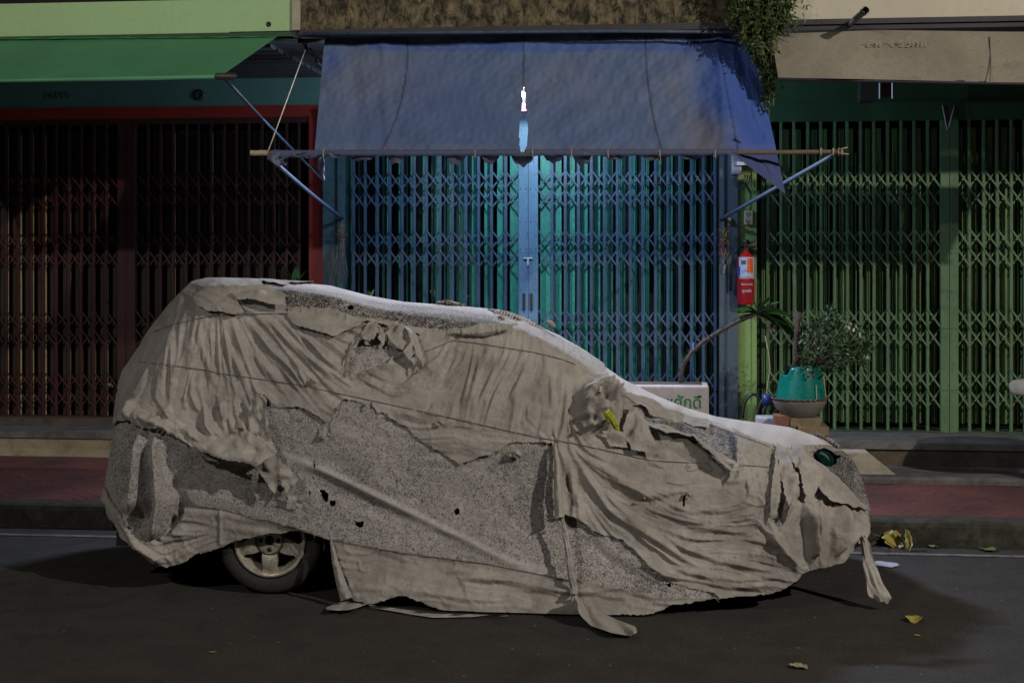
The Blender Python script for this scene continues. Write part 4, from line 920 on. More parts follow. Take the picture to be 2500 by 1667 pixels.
def upleaf(px0, px1, py0, py1, mat, label, seed, narrow=1.0):
    a = PZ((px0 + px1) / 2, py1, 0.0); sc_ = FPX / a.y; w_ = (px1 - px0) / sc_; h_ = (py1 - py0) / sc_ ; q = MB()
    def fn(u, v):
        s_ = u * 2 - 1; t = v; wv = (math.sin(math.pi * min(1, t * .93 + .04)) ** .6) * (1 + .12 * math.sin(t * 23 + seed + s_)) * narrow
        return (a.x + s_ * wv * w_ * .5 + .15 * w_ * math.sin(t * 3 + seed), a.y + .02 + t * .04 - .035 * s_ * s_ * math.cos(t * 4) + .012 * math.sin(u * 9 + t * 7), .003 + t * h_ * .92)
    q.grid(fn, 14, 16); tag(q.build('fallen_leaf', mat, recalc=False), label, 'leaf', 'leaves and scraps fallen by the kerb')
upleaf(2166, 2212, 1298, 1338, M['leaf_y'], 'large curled yellow leaf against the kerb', 3); upleaf(2200, 2234, 1296, 1345, M['leaf_y'], 'narrow upright yellow green leaf beside the large yellow leaf', 6, .5)
fallen(2280, 1337, .07, M['leaf_t'], 'small pale tan leaf near the kerb between the yellow and green leaves', 5, .6); fallen(2410, 1343, .13, M['leaf_g'], 'flat green leaf by the kerb at the right', 6, .3); fallen(2422, 1330, .07, M['leaf_y'], 'orange yellow leaf resting on the green leaf', 7, 1.2)
fallen(2232, 1516, .10, M['leaf_y'], 'olive yellow leaf on the open road right of the car', 8, .5); fallen(2240, 1553, .03, M['leaf_y'], 'tiny yellow scrap below the olive leaf', 9, .5); fallen(520, 1594, .035, M['leaf_g'], 'tiny green leaf on the road at the lower left', 10, .4)
fallen(1950, 1630, .08, M['leaf_t'], 'dry brown leaf at the bottom right of the road', 11, .5); fallen(264, 1283, .07, M['leaf_g'], 'small green weed leaf at the kerb behind the rear of the car', 12, 1.0)
p_ = PZ(2160, 1376, .006); q = MB(); n = 28
vv = [(p_.x + .075 * math.cos(a) * (1 + .22 * math.sin(a * 5 + 1) * math.sin(a * 3)), p_.y + .075 * math.sin(a) * (1 + .2 * math.sin(a * 4)), .006) for a in np.linspace(0, 2 * math.pi, n, endpoint=False)]
q.add(vv, [tuple(range(n))]); tag(q.build('paint_spot', plain('pale_spill', (.42, .42, .52), .7)), 'pale lilac paint splash on the road just right of the bumper', 'paint splash')
q = MB(); q.tube([PZ(2100, 1295, .03), PY(2130, 1302, 8.7), PZ(2160, 1312, .02)], .004, 5); q.tube([PZ(2125, 1330, .01), PZ(2165, 1312, .03)], .003, 5); tag(q.build('twig', M['twig']), 'thin dry twig lying by the kerb in front of the bumper', 'twig')

# ==================================================================== COVERED CAR
YN, YC, YR = 7.20, 8.02, 8.84          # near side, centre line, far side of the car
def curve_at(pts, y):                  # pixel polyline -> (X, Z) arrays on the plane y
    q = [XZ(px, py, y) for px, py in pts]; q.sort(); return np.array([a for a, _ in q]), np.array([c_ for _, c_ in q])
SIL = [(262, 1180), (263, 1120), (264, 1070), (270, 1000), (281, 930), (293, 903), (330, 852), (385, 776), (435, 718), (468, 687), (500, 681), (560, 682), (660, 686), (740, 691), (800, 696), (860, 712), (900, 722), (980, 736), (1060, 742), (1150, 749), (1215, 755), (1260, 772), (1290, 788), (1340, 816), (1400, 848), (1460, 884), (1520, 926), (1600, 966), (1680, 1000), (1750, 1019), (1850, 1033), (1930, 1044), (1985, 1063), (2040, 1085), (2085, 1120), (2105, 1160), (2119, 1205), (2127, 1245), (2128, 1290)]
EDG = [(262, 1200), (266, 1080), (285, 960), (300, 930), (340, 870), (395, 795), (445, 735), (480, 708), (560, 704), (700, 712), (800, 726), (900, 752), (1000, 774), (1100, 786), (1200, 800), (1270, 812), (1330, 838), (1400, 880), (1460, 925), (1540, 975), (1640, 1012), (1750, 1045), (1850, 1078), (1930, 1105), (2000, 1145), (2050, 1182), (2090, 1225), (2110, 1270)]
sx, sz = curve_at(SIL, YC - .08); YE = YN + .26
exx, ez = curve_at(EDG, YE)
XR = sx.min(); XF = sx.max(); XMID = PY(1290, 1450, 7.0).x
# rear limit per height and front limit per height
rear = [(z, x) for x, z in zip(sx, sz) if x < sx[10]]; rear.sort()
frnt = [(z, x) for x, z in zip(sx, sz) if x > sx.max() - 1.0]; frnt.sort()
rz = np.array([a for a, _ in rear]); rx = np.array([c_ for _, c_ in rear])
fz = np.array([a for a, _ in frnt]); fx = np.array([c_ for _, c_ in frnt])
def station_x(n):
    t = np.linspace(0, 1, n); e = .5 - .5 * np.cos(np.pi * t); s_ = .82 * t + .18 * e
    return XR + .004 + (XF - XR - .008) * s_
def ring(X, full=True):
    zt = float(np.interp(X, sx, sz)); ze = min(float(np.interp(X, exx, ez)), zt - .012)
    pts = []
    # lower body profile: (height fraction, outward y)
    mid = math.exp(-((X - XMID) / 1.15) ** 4)            # skirt flare to the ground amidships
    flare = .24 * mid + .0
    zs = [0, .10, .22, .36, .52, .68, .84, 1.0]
    def inset(z):
        R1, R2 = .55, .55
        xr = float(np.interp(z, rz, rx)); xf = float(np.interp(z, fz, fx)); d1 = max(X - xr, 0); d2 = max(xf - X, 0); o = 0
        if d1 < R1: o += (YC - YN - .02) * (1 - math.sqrt(max(0, 1 - ((R1 - d1) / R1) ** 2))) 
        if d2 < R2: o += (YC - YN - .02) * (1 - math.sqrt(max(0, 1 - ((R2 - d2) / R2) ** 2)))
        return min(o, YC - YN - .02)
    zb = min(.92, ze * .72)
    for f in zs:
        z = ze * f
        if z < zb: y = YN + .03 * ((z - zb * .8) / (zb * .8)) ** 2 - flare * max(0, 1 - z / .62) ** 1.6
        else: y = YN + (YE - YN) * ((z - zb) / max(.05, ze - zb)) ** 1.35
        y += inset(z); pts.append((min(y, YC - .03), z))
    ye = pts[-1][0]
    for t in (.12, .3, .55, .8, 1.0):
        pts.append((lerp(ye, YC, t), ze + (zt - ze) * math.sin(min(1, t * 1.02) * math.pi / 2) ** .8))
    far = [(2 * YC - y, z - .03 * (1 if y > YN + .1 else 1)) for y, z in pts[:-1]][::-1]
    return pts + far
def bspline(P_, n):        # P_ (K,2) -> n samples, endpoint interpolating uniform cubic
    P_ = np.array(P_); P2 = np.vstack([2 * P_[0] - P_[1], P_, 2 * P_[-1] - P_[-2]]); K = len(P_)
    t = np.linspace(0, K - 1 - 1e-6, n); i = t.astype(int); f = (t - i)[:, None]
    p0, p1, p2, p3 = P2[i], P2[i + 1], P2[i + 2], P2[np.minimum(i + 3, len(P2) - 1)]
    return ((1 - f) ** 3 * p0 + (3 * f ** 3 - 6 * f ** 2 + 4) * p1 + (-3 * f ** 3 + 3 * f ** 2 + 3 * f + 1) * p2 + f ** 3 * p3) / 6
def resample(Q, n, nnear):
    return Q
def body_grid(NX, NR_near, NR_far, inset_=0.0):
    xs = station_x(NX); out = np.zeros((NX, NR_near + NR_far, 3))
    for k, X in enumerate(xs):
        Q = bspline(ring(X), 600); seg = np.r_[0, np.cumsum(np.hypot(*np.diff(Q, axis=0).T))]
        ic = int(np.argmax(Q[:, 1] + (np.abs(Q[:, 0] - YC) < .1) * .0001)); sc_ = seg[300 if True else ic]
        a = np.linspace(0, sc_, NR_near, endpoint=False); c_ = np.linspace(sc_, seg[-1], NR_far)
        tt = np.r_[a, c_]
        out[k, :, 0] = X; out[k, :, 1] = np.interp(tt, seg, Q[:, 0]); out[k, :, 2] = np.interp(tt, seg, Q[:, 1])
    # soften the kinks along the length
    for it in range(3):
        out[1:-1, :, 1:] = (out[:-2, :, 1:] + 2 * out[1:-1, :, 1:] + out[2:, :, 1:]) / 4
    return out
NX, NN, NF = 900, 400, 70
G = body_grid(NX, NN, NF)
def gnormals(G):
    dx = np.gradient(G, axis=0); dr = np.gradient(G, axis=1); n = np.cross(dx, dr)
    n /= np.linalg.norm(n, axis=2, keepdims=True) + 1e-9; return n
Nn = gnormals(G)
if Nn[450, 200, 1] > 0: Nn = -Nn
PXm, PYm = project(G)

# ---- fold fields, in a 2-pixel raster over the car
GX0, GY0, GW, GH = 230, 650, 960, 450
gxx, gyy = np.meshgrid(GX0 + 2.0 * np.arange(GW), GY0 + 2.0 * np.arange(GH))
def blur(A, sgm):
    r_ = max(1, int(sgm * 2.5)); k = np.exp(-np.arange(-r_, r_ + 1) ** 2 / (2 * sgm * sgm)); k /= k.sum()
    P_ = np.pad(A, ((r_, r_), (0, 0)), 'reflect'); B = sum(k[i] * P_[i:i + A.shape[0]] for i in range(2 * r_ + 1))
    P_ = np.pad(B, ((0, 0), (r_, r_)), 'reflect'); return sum(k[i] * P_[:, i:i + A.shape[1]] for i in range(2 * r_ + 1))
def wn_(sgm, seed):
    A = blur(np.random.RandomState(seed).randn(GH, GW), sgm); return A / A.std()
guides = [(470, 760, 425, 1000), (400, 800, 330, 960), (330, 880, 300, 980), (520, 780, 530, 1000), (570, 790, 650, 1000), (620, 790, 760, 980), (680, 800, 860, 960), (740, 800, 870, 940), (860, 960, 1000, 1010), (960, 700, 1100, 740), (700, 760, 840, 800),
 (290, 1010, 300, 1060), (380, 1010, 560, 1110), (480, 980, 520, 1060), (560, 1110, 690, 1110), (1080, 850, 1000, 930), (1120, 840, 1060, 1000), (1170, 840, 1140, 1010), (1210, 840, 1170, 1010), (1260, 840, 1200, 1010), (1310, 840, 1260, 1010), (1345, 860, 1345, 1030), (1390, 880, 1410, 1000), (1430, 900, 1470, 960),
 (850, 930, 950, 975), (950, 980, 1050, 965), (1050, 960, 1130, 890), (960, 1040, 1200, 1080), (1300, 1040, 1340, 1075), (1400, 1030, 1440, 1095), (1385, 1000, 1370, 1080), (1360, 1000, 1310, 1060),
 (1390, 1120, 1400, 1240), (1400, 1110, 1490, 1290), (1430, 1110, 1640, 1250), (1460, 1100, 1640, 1180), (1640, 1180, 1790, 1160), (1600, 1100, 1740, 1120), (1500, 1270, 1640, 1390), (1640, 1390, 1900, 1420), (1620, 1270, 1780, 1290), (1700, 1330, 1930, 1370), (1800, 1250, 1880, 1230), (1600, 1330, 1720, 1400), (1850, 1170, 1850, 1240), (1780, 1400, 1950, 1400),
 (1960, 1230, 1975, 1370), (2030, 1230, 2020, 1360), (2090, 1240, 2078, 1340), (1900, 1300, 1950, 1390), (1880, 1130, 1920, 1230), (1540, 1000, 1640, 1080), (1640, 1080, 1760, 1160),
 (850, 1360, 1100, 1420), (1100, 1400, 1500, 1450), (1500, 1450, 1740, 1465), (850, 1470, 1100, 1495), (300, 1260, 400, 1370), (400, 1370, 500, 1320), (400, 1280, 640, 1290), (650, 1270, 780, 1310), (480, 705, 600, 760), (1500, 950, 1900, 1080), (340, 1100, 330, 1230)]
C2 = np.zeros((GH, GW)); S2 = np.zeros((GH, GW))
for x0, y0, x1, y1 in guides:
    an = math.atan2(y1 - y0, x1 - x0); L = math.hypot(x1 - x0, y1 - y0); ux, uy = (x1 - x0) / L, (y1 - y0) / L
    t = np.clip((gxx - x0) * ux + (gyy - y0) * uy, 0, L); d2 = (gxx - x0 - t * ux) ** 2 + (gyy - y0 - t * uy) ** 2
    w_ = 1 / (d2 + 180.0) ** 1.4; C2 += w_ * math.cos(2 * an); S2 += w_ * math.sin(2 * an)
AN = .5 * np.arctan2(S2, C2) + .10 * wn_(14, 2)
DX, DY = np.cos(AN), np.sin(AN)
def lic(src, steps, h=1.0):
    yy0, xx0 = np.meshgrid(np.arange(GH, dtype=float), np.arange(GW, dtype=float), indexing='ij'); acc = src.copy(); wsum = 1.0
    for sgn in (1, -1):
        x, y = xx0.copy(), yy0.copy(); pdx, pdy = DX * sgn, DY * sgn
        for k in range(steps):
            x += pdx * h; y += pdy * h; xi = np.clip(x.round().astype(int), 0, GW - 1); yi = np.clip(y.round().astype(int), 0, GH - 1)
            nx, ny = DX[yi, xi], DY[yi, xi]; s_ = np.sign(nx * pdx + ny * pdy); pdx, pdy = nx * s_, ny * s_
            w_ = .5 + .5 * math.cos(math.pi * k / steps); acc += w_ * src[yi, xi]; wsum += w_
    acc -= blur(acc, 22); return acc / acc.std()
F_s = lic(wn_(1.9, 5), 30); F_m = lic(wn_(2.6, 6), 46, 1.3); F_l = lic(wn_(5.5, 7), 60, 1.5)
F_s = blur(F_s, .8)
sharp = lambda A: np.sign(A) * np.abs(A) ** 1.25
crk = np.abs(wn_(7, 31)); crk2 = np.abs(wn_(3.2, 32))       # crinkle ridges (creased cloth)
CR = -(np.minimum(crk, .6) + .4 * np.minimum(crk2, .6)); CR -= CR.mean(); CR /= CR.std()
def blob(cx, cy, rx, ry, v): return v * np.exp(-(((gxx - cx) / rx) ** 2 + ((gyy - cy) / ry) ** 2))
A_s = .0009 + blob(500, 880, 240, 130, .0022) + blob(780, 880, 130, 90, .0018) + blob(1210, 930, 170, 100, .0016) + blob(1640, 1300, 260, 140, .0016) + blob(1300, 1440, 330, 40, .0010) + blob(1390, 1060, 60, 60, .0025) + blob(2000, 1300, 100, 70, .002)
A_m = .0012 + blob(520, 870, 240, 120, .0050) + blob(800, 880, 110, 90, .0035) + blob(1200, 940, 170, 90, .0042) + blob(1660, 1340, 220, 90, .0050) + blob(1640, 1150, 180, 60, .0040) + blob(1390, 1060, 50, 50, .004) + blob(2010, 1300, 90, 70, .009) + blob(480, 1050, 220, 40, .006) + blob(1500, 1440, 250, 30, .003) + blob(400, 1320, 90, 50, .004)
A_l = .002 + blob(540, 900, 260, 110, .0050) + blob(1180, 940, 180, 90, .0045) + blob(1640, 1240, 260, 160, .010) + blob(2010, 1300, 90, 80, .022) + blob(420, 1040, 160, 50, .010) + blob(1050, 1420, 300, 50, .005) + blob(400, 1320, 90, 50, .008)
A_c = .0012 + blob(440, 1030, 190, 60, .006) + blob(1050, 1410, 330, 70, .0022) + blob(1880, 1260, 200, 120, .0028) + blob(400, 1330, 110, 50, .004) + blob(1000, 960, 120, 60, .0015) + blob(830, 770, 140, 60, .003) + blob(1450, 1010, 70, 70, .006)
Hc = 2.2 * A_s * F_s + A_m * (.75 * sharp(F_m) - 1.9 * np.abs(F_m) + 1.4) + A_l * (.45 * sharp(F_l) - .9 * np.abs(F_l) + .7) + .8 * A_c * CR
def fold(H, pts, w_, amp, taper=.25, asym=0.0):
    pts = np.array(pts, float); seg = np.hypot(*np.diff(pts, axis=0).T); cum = np.r_[0, np.cumsum(seg)]; best = np.full(gxx.shape, 1e9); tt = np.zeros(gxx.shape); sd = np.zeros(gxx.shape)
    for i in range(len(seg)):
        ux, uy = (pts[i + 1] - pts[i]) / seg[i]; rx_ = gxx - pts[i][0]; ry_ = gyy - pts[i][1]; t = np.clip(rx_ * ux + ry_ * uy, 0, seg[i])
        d = np.hypot(rx_ - t * ux, ry_ - t * uy); m_ = d < best; best[m_] = d[m_]; tt[m_] = (cum[i] + t)[m_]; sd[m_] = (np.sign(ux * ry_ - uy * rx_))[m_]
    T = tt / cum[-1]; env = np.clip(np.minimum(T, 1 - T) / taper, 0, 1); env = env * env * (3 - 2 * env)
    wl = np.where(sd > 0, w_ * (1 + asym), w_ * (1 - asym)); H += 1.2 * amp * env * np.exp(-(best / wl) ** 2)
for pts, w_, a_, tp_, as_ in [
  ([(560, 775), (600, 850), (700, 950)], 9, .016, .3, .3), ([(640, 770), (760, 880), (870, 950)], 9, .022, .25, .3), ([(700, 790), (800, 880), (860, 925)], 8, .018, .3, -.2), ([(490, 775), (500, 870), (540, 960)], 9, .014, .3, 0), ([(530, 775), (575, 880), (650, 990)], 8, .014, .3, .2),
  ([(450, 770), (420, 860), (395, 960)], 10, .013, .3, 0), ([(400, 790), (360, 860), (320, 930)], 10, .010, .3, 0), ([(600, 775), (690, 880), (780, 960)], 7, .014, .3, .2),
  ([(1305, 850), (1270, 930), (1195, 1030)], 8, .013, .3, 0), ([(1240, 850), (1205, 930), (1150, 1010)], 7, .010, .3, 0), ([(1175, 840), (1165, 920), (1140, 1010)], 6, .009, .3, 0), ([(1330, 860), (1345, 950), (1350, 1010)], 7, .010, .3, 0), ([(1080, 870), (1020, 920), (960, 960)], 10, .012, .3, 0), ([(1380, 880), (1400, 950), (1420, 1010)], 8, .008, .3, 0),
  ([(835, 928), (940, 990), (1060, 965), (1120, 900)], 16, -.030, .3, .2), ([(840, 915), (930, 900), (990, 870)], 12, .02, .3, 0), ([(850, 945), (980, 1010), (1100, 1010)], 12, .016, .3, 0),
  ([(1395, 1105), (1450, 1180), (1560, 1290), (1690, 1370)], 14, .026, .3, .2), ([(1430, 1110), (1540, 1190), (1680, 1250), (1800, 1240)], 14, .022, .3, .2), ([(1460, 1110), (1580, 1160), (1700, 1160), (1790, 1140)], 15, -.042, .3, 0), ([(1440, 1150), (1560, 1230), (1700, 1215), (1800, 1170)], 12, -.024, .3, 0),
  ([(1500, 1330), (1620, 1405), (1780, 1435), (1930, 1420)], 8, .020, .25, .2), ([(1560, 1330), (1680, 1400), (1800, 1415), (1945, 1405)], 7, .016, .25, 0), ([(1480, 1280), (1600, 1370), (1740, 1400)], 8, -.014, .3, 0), ([(1600, 1310), (1750, 1370), (1900, 1385)], 9, .016, .3, 0), ([(1700, 1290), (1830, 1330), (1930, 1350)], 10, -.014, .3, 0), ([(1380, 1300), (1420, 1120)], 8, -.01, .3, 0), ([(1440, 1062), (1520, 1090), (1610, 1112)], 18, -.06, .25, 0), ([(1390, 1130), (1400, 1190), (1420, 1250)], 7, .012, .3, 0), ([(1420, 1130), (1480, 1240), (1560, 1320)], 9, .014, .3, 0), ([(1640, 1290), (1760, 1290), (1850, 1240)], 18, .014, .3, 0),
  ([(1915, 1260), (1935, 1340), (1965, 1390)], 10, -.075, .3, 0), ([(1960, 1220), (1975, 1300), (1985, 1380)], 10, .07, .3, 0), ([(2005, 1240), (2015, 1310), (2010, 1380)], 8, -.09, .3, 0), ([(2040, 1220), (2045, 1300), (2030, 1370)], 8, .06, .3, 0), ([(2070, 1240), (2065, 1310), (2050, 1365)], 7, -.08, .3, 0), ([(1930, 1180), (1960, 1260), (1990, 1300)], 12, .025, .3, 0), ([(2095, 1240), (2090, 1290), (2075, 1340)], 8, .03, .3, 0), ([(1870, 1290), (1920, 1350), (1960, 1395)], 11, .04, .3, 0),
  ([(850, 1350), (1000, 1400), (1150, 1430)], 22, -.018, .3, 0), ([(1100, 1395), (1350, 1440), (1600, 1465)], 9, .014, .2, 0), ([(1150, 1430), (1400, 1465), (1640, 1475)], 9, -.014, .2, 0), ([(900, 1420), (1100, 1460), (1300, 1480)], 14, .012, .3, 0),
  ([(300, 1000), (420, 1040), (560, 1100), (680, 1110)], 16, .045, .2, .3), ([(340, 1020), (460, 1070), (560, 1125)], 9, -.02, .3, 0), ([(560, 1060), (600, 1040), (640, 1090)], 10, .03, .3, 0),
  ([(330, 970), (320, 1040)], 8, .03, .3, 0), ([(410, 985), (415, 1040)], 9, .022, .3, 0), ([(505, 985), (515, 1040), (540, 1070)], 8, .03, .3, 0), ([(540, 970), (550, 1030)], 7, .025, .3, 0), ([(450, 990), (455, 1050)], 10, -.016, .3, 0), ([(365, 990), (370, 1030)], 9, -.016, .3, 0), ([(620, 990), (628, 1090)], 7, .03, .3, 0),
  ([(1580, 1035), (1680, 1110), (1790, 1172)], 10, .045, .2, .3), ([(1560, 1060), (1660, 1130), (1780, 1190)], 10, -.03, .2, 0), ([(1520, 1010), (1560, 1070)], 9, .03, .3, 0), ([(1560, 1010), (1590, 1080)], 8, -.02, .3, 0), ([(540, 1240), (541, 1330)], 3, .012, .1, 0), ([(760, 1300), (700, 1270), (690, 1300)], 7, .015, .3, 0), ([(300, 1250), (340, 1330), (405, 1375)], 10, .03, .2, 0)]:
    fold(Hc, pts, w_, a_, tp_, as_)
# door mirror bulging under the cloth
mb = 1 / (1 + np.exp((np.sqrt(((gxx - 1457) / 50) ** 2 + ((gyy - 1000) / 56) ** 2) - 1) / .09)); Hc += .13 * mb + mb * (.012 * F_m + .01 * CR)
fold(Hc, [(1440, 975), (1435, 1050)], 8, -.05, .3); fold(Hc, [(1470, 960), (1480, 1030)], 7, .03, .3); fold(Hc, [(1495, 960), (1500, 1040)], 6, -.035, .3)
# lining: soft, with a few big drapes
Hl = .0022 * wn_(14, 41) + .0010 * F_m + .0012 * wn_(4, 43)
for pts, w_, a_, tp_, as_ in [([(345, 1040), (338, 1136), (327, 1227), (309, 1275)], 9, .055, .25, 0), ([(380, 1050), (386, 1136), (393, 1227), (382, 1293), (364, 1325)], 10, .065, .15, 0), ([(362, 1130), (364, 1220), (345, 1310)], 15, -.035, .3, 0), ([(420, 1150), (440, 1240), (440, 1300)], 18, -.03, .3, 0), ([(300, 1130), (298, 1200), (310, 1240)], 12, -.015, .3, 0), ([(410, 1080), (412, 1180)], 12, -.015, .3, 0),
  ([(690, 1108), (850, 1175), (1050, 1275), (1240, 1370), (1340, 1400)], 9, .016, .2, .2), ([(700, 1140), (850, 1210), (1050, 1310)], 24, -.012, .3, 0), ([(1400, 1290), (1500, 1380), (1620, 1440)], 14, -.015, .3, 0), ([(760, 1020), (900, 1120), (1000, 1250)], 40, .008, .3, 0)]:
    fold(Hl, pts, w_, a_, tp_, as_)

Hl += blob(330, 1272, 16, 34, -.07) + blob(432, 1272, 26, 34, -.06) + blob(355, 1255, 9, 40, -.03)
# ---- regions, traced: openings in the outer canvas where the lining shows
L1 = [(262, 1062), (268, 1061), (278, 1040), (295, 1027), (322, 1031), (360, 1045), (412, 1052), (460, 1076), (520, 1118), (560, 1133), (610, 1137), (641, 1127), (665, 1118), (685, 1100), (664, 1064), (649, 980), (640, 968), (631, 960), (650, 974), (679, 998), (705, 993), (730, 995), (760, 1004), (785, 1018), (802, 1032), (817, 1004), (835, 978), (858, 977), (880, 980), (893, 990), (901, 1000), (906, 984), (920, 1000), (950, 1019), (968, 1025), (995, 1043), (1031, 1076), (1085, 1109), (1121, 1131), (1160, 1121), (1199, 1112), (1217, 1097), (1244, 1082), (1292, 1076), (1352, 1079), (1353, 1262), (1382, 1260), (1415, 1268), (1439, 1292), (1480, 1305), (1520, 1317), (1550, 1346), (1595, 1394), (1628, 1418), (1685, 1433), (1738, 1445), (1755, 1458), (1700, 1462), (1625, 1462), (1500, 1436), (1400, 1415), (1310, 1401), (1190, 1373), (1100, 1365), (980, 1346), (896, 1329), (803, 1314), (764, 1298), (680, 1274), (599, 1253), (539, 1239), (455, 1231), (450, 1262), (420, 1300), (395, 1310), (360, 1318), (330, 1300), (312, 1270), (291, 1238), (272, 1209), (256, 1180), (254, 1118)]
L2 = [(640, 695), (700, 697), (790, 688), (800, 675), (1215, 730), (1262, 765), (1290, 786), (1265, 792), (1238, 791), (1180, 800), (1118, 810), (1106, 813), (1058, 809), (980, 806), (950, 791), (864, 779), (820, 763), (760, 756), (703, 752), (680, 730)]
L3 = [(857, 860), (854, 878), (839, 908), (833, 926), (890, 911), (950, 896), (968, 872), (983, 863), (956, 848), (944, 843), (935, 854), (920, 843), (887, 842), (869, 851)]
L4 = [(1461, 880), (1482, 914), (1484, 928), (1530, 962), (1560, 973), (1620, 995), (1680, 1016), (1746, 1037), (1800, 1056), (1884, 1089), (1924, 1112), (1955, 1140), (1999, 1162), (2050, 1192), (2095, 1232), (2115, 1262), (2122, 1300), (2160, 1300), (2160, 1080), (2040, 1040), (1800, 1000), (1600, 930), (1480, 865)]
L5 = [(1530, 1004), (1542, 998), (1560, 999), (1587, 1022), (1620, 1022), (1674, 1034), (1728, 1059), (1746, 1040), (1782, 1049), (1797, 1064), (1800, 1100), (1803, 1133), (1761, 1115), (1737, 1103), (1671, 1094), (1662, 1079), (1632, 1058), (1590, 1035), (1560, 1012)]
HEM = [(200, 600), (2400, 600), (2400, 1000), (2160, 1200), (2140, 1260), (2118, 1300), (2104, 1318), (2080, 1345), (2050, 1372), (2020, 1379), (1984, 1388), (1958, 1399), (1936, 1423), (1900, 1444), (1870, 1450), (1750, 1460), (1700, 1469), (1640, 1478), (1598, 1496), (1580, 1501), (1400, 1503), (1200, 1500), (1085, 1494), (1010, 1463), (985, 1457), (959, 1456), (935, 1466), (905, 1476), (885, 1470), (866, 1468), (845, 1410), (825, 1360), (808, 1316), (790, 1312), (756, 1300), (720, 1296), (654, 1302), (620, 1310), (582, 1318), (545, 1333), (510, 1345), (484, 1349), (455, 1369), (430, 1380), (407, 1383), (375, 1374), (345, 1352), (322, 1336), (298, 1310), (280, 1272), (268, 1262), (262, 1230), (200, 1200)]
HOLES = [[(779, 1194), (790, 1196), (799, 1205), (801, 1222), (795, 1226), (786, 1212)], [(806, 1222), (818, 1220), (819, 1232), (812, 1236), (805, 1231)], [(866, 1270), (878, 1274), (887, 1270), (888, 1284), (878, 1288), (869, 1282)], [(1108, 1246), (1116, 1240), (1123, 1242), (1121, 1255), (1113, 1257)], [(768, 1122), (771, 1140), (768, 1145), (766, 1130)], [(755, 1197), (758, 1205), (755, 1208), (753, 1200)], [(609, 1157), (616, 1158), (614, 1165), (610, 1164)], [(650, 1178), (657, 1180), (655, 1188), (650, 1186)], [(760, 1163), (767, 1166), (764, 1172)], [(1995, 1097), (2012, 1092), (2032, 1099), (2045, 1114), (2044, 1130), (2030, 1138), (2005, 1136), (1990, 1122), (1986, 1108)], [(2030, 1110), (2052, 1110), (2054, 1116), (2040, 1120)], [(1628, 1424), (1638, 1422), (1637, 1432), (1630, 1432)], [(848, 748), (858, 745), (866, 752), (860, 757), (850, 756)]]
CHOLES = [[(1668, 1208), (1674, 1205), (1672, 1218), (1676, 1230), (1670, 1231), (1666, 1220)]]
def pmask(X, Y, poly):
    X = X.astype(np.float32); Y = Y.astype(np.float32); c = np.zeros(X.shape, bool); j = len(poly) - 1
    for i in range(len(poly)):
        xi, yi = poly[i]; xj, yj = poly[j]
        if yi != yj: c ^= ((yi > Y) != (yj > Y)) & (X < (xj - xi) * (Y - yi) / (yj - yi) + xi)
        j = i
    return c
def pdist(X, Y, poly):
    b_ = np.full(X.shape, 1e9); n = len(poly)
    for i in range(n):
        x0, y0 = poly[i]; x1, y1 = poly[(i + 1) % n]; L2_ = (x1 - x0) ** 2 + (y1 - y0) ** 2 + 1e-9
        t = np.clip(((X - x0) * (x1 - x0) + (Y - y0) * (y1 - y0)) / L2_, 0, 1); d = (X - x0 - t * (x1 - x0)) ** 2 + (Y - y0 - t * (y1 - y0)) ** 2; b_ = np.minimum(b_, d)
    return np.sqrt(b_)
jx = wn_(5, 51) * 1.6 + wn_(1.5, 52) * 1.1; jy = wn_(5, 53) * 1.6 + wn_(1.5, 54) * 1.1
open_r = np.zeros(gxx.shape, bool); Dr = np.full(gxx.shape, 1e9)
for P_ in (L1, L2, L3, L4, L5):
    open_r |= pmask(gxx + jx, gyy + jy, P_); Dr = np.minimum(Dr, pdist(gxx + jx, gyy + jy, P_))
edge_n = .5 + .5 * np.tanh(wn_(10, 61)); lift = np.exp(-(Dr / 7.0)) * .006 * edge_n + np.exp(-(Dr / 22.0)) * .010 * edge_n
# the loose lower lip of the rear canvas stands well off the lining
lift += blob(500, 1105, 170, 45, .06) * np.exp(-(Dr / 60)) + blob(640, 1110, 60, 40, .07) + blob(1400, 1230, 60, 60, .05) * np.exp(-(Dr / 30)) + blob(900, 770, 120, 25, .02) * np.exp(-(Dr / 12))
Hc = Hc + lift
def samp(A, X, Y):
    x = np.clip((X - GX0) / 2.0, 0, GW - 1.001); y = np.clip((Y - GY0) / 2.0, 0, GH - 1.001); xi = x.astype(int); yi = y.astype(int); fx_ = x - xi; fy_ = y - yi
    return (A[yi, xi] * (1 - fx_) + A[yi, xi + 1] * fx_) * (1 - fy_) + (A[yi + 1, xi] * (1 - fx_) + A[yi + 1, xi + 1] * fx_) * fy_
hl = samp(Hl, PXm, PYm); hc = np.maximum(samp(Hc, PXm, PYm), -.06)
toC = np.array([0, 0, CAMH]) - G; toC /= np.linalg.norm(toC, axis=2, keepdims=True); facing = np.clip((Nn * toC).sum(2) / .35, 0, 1)
hl = hl * facing; hc = hc * (.25 + .75 * facing)
LIN = G + Nn * (hl)[..., None]; CAN = G + Nn * (np.maximum(hc, hl - .030 + 0.0) + .016)[..., None]
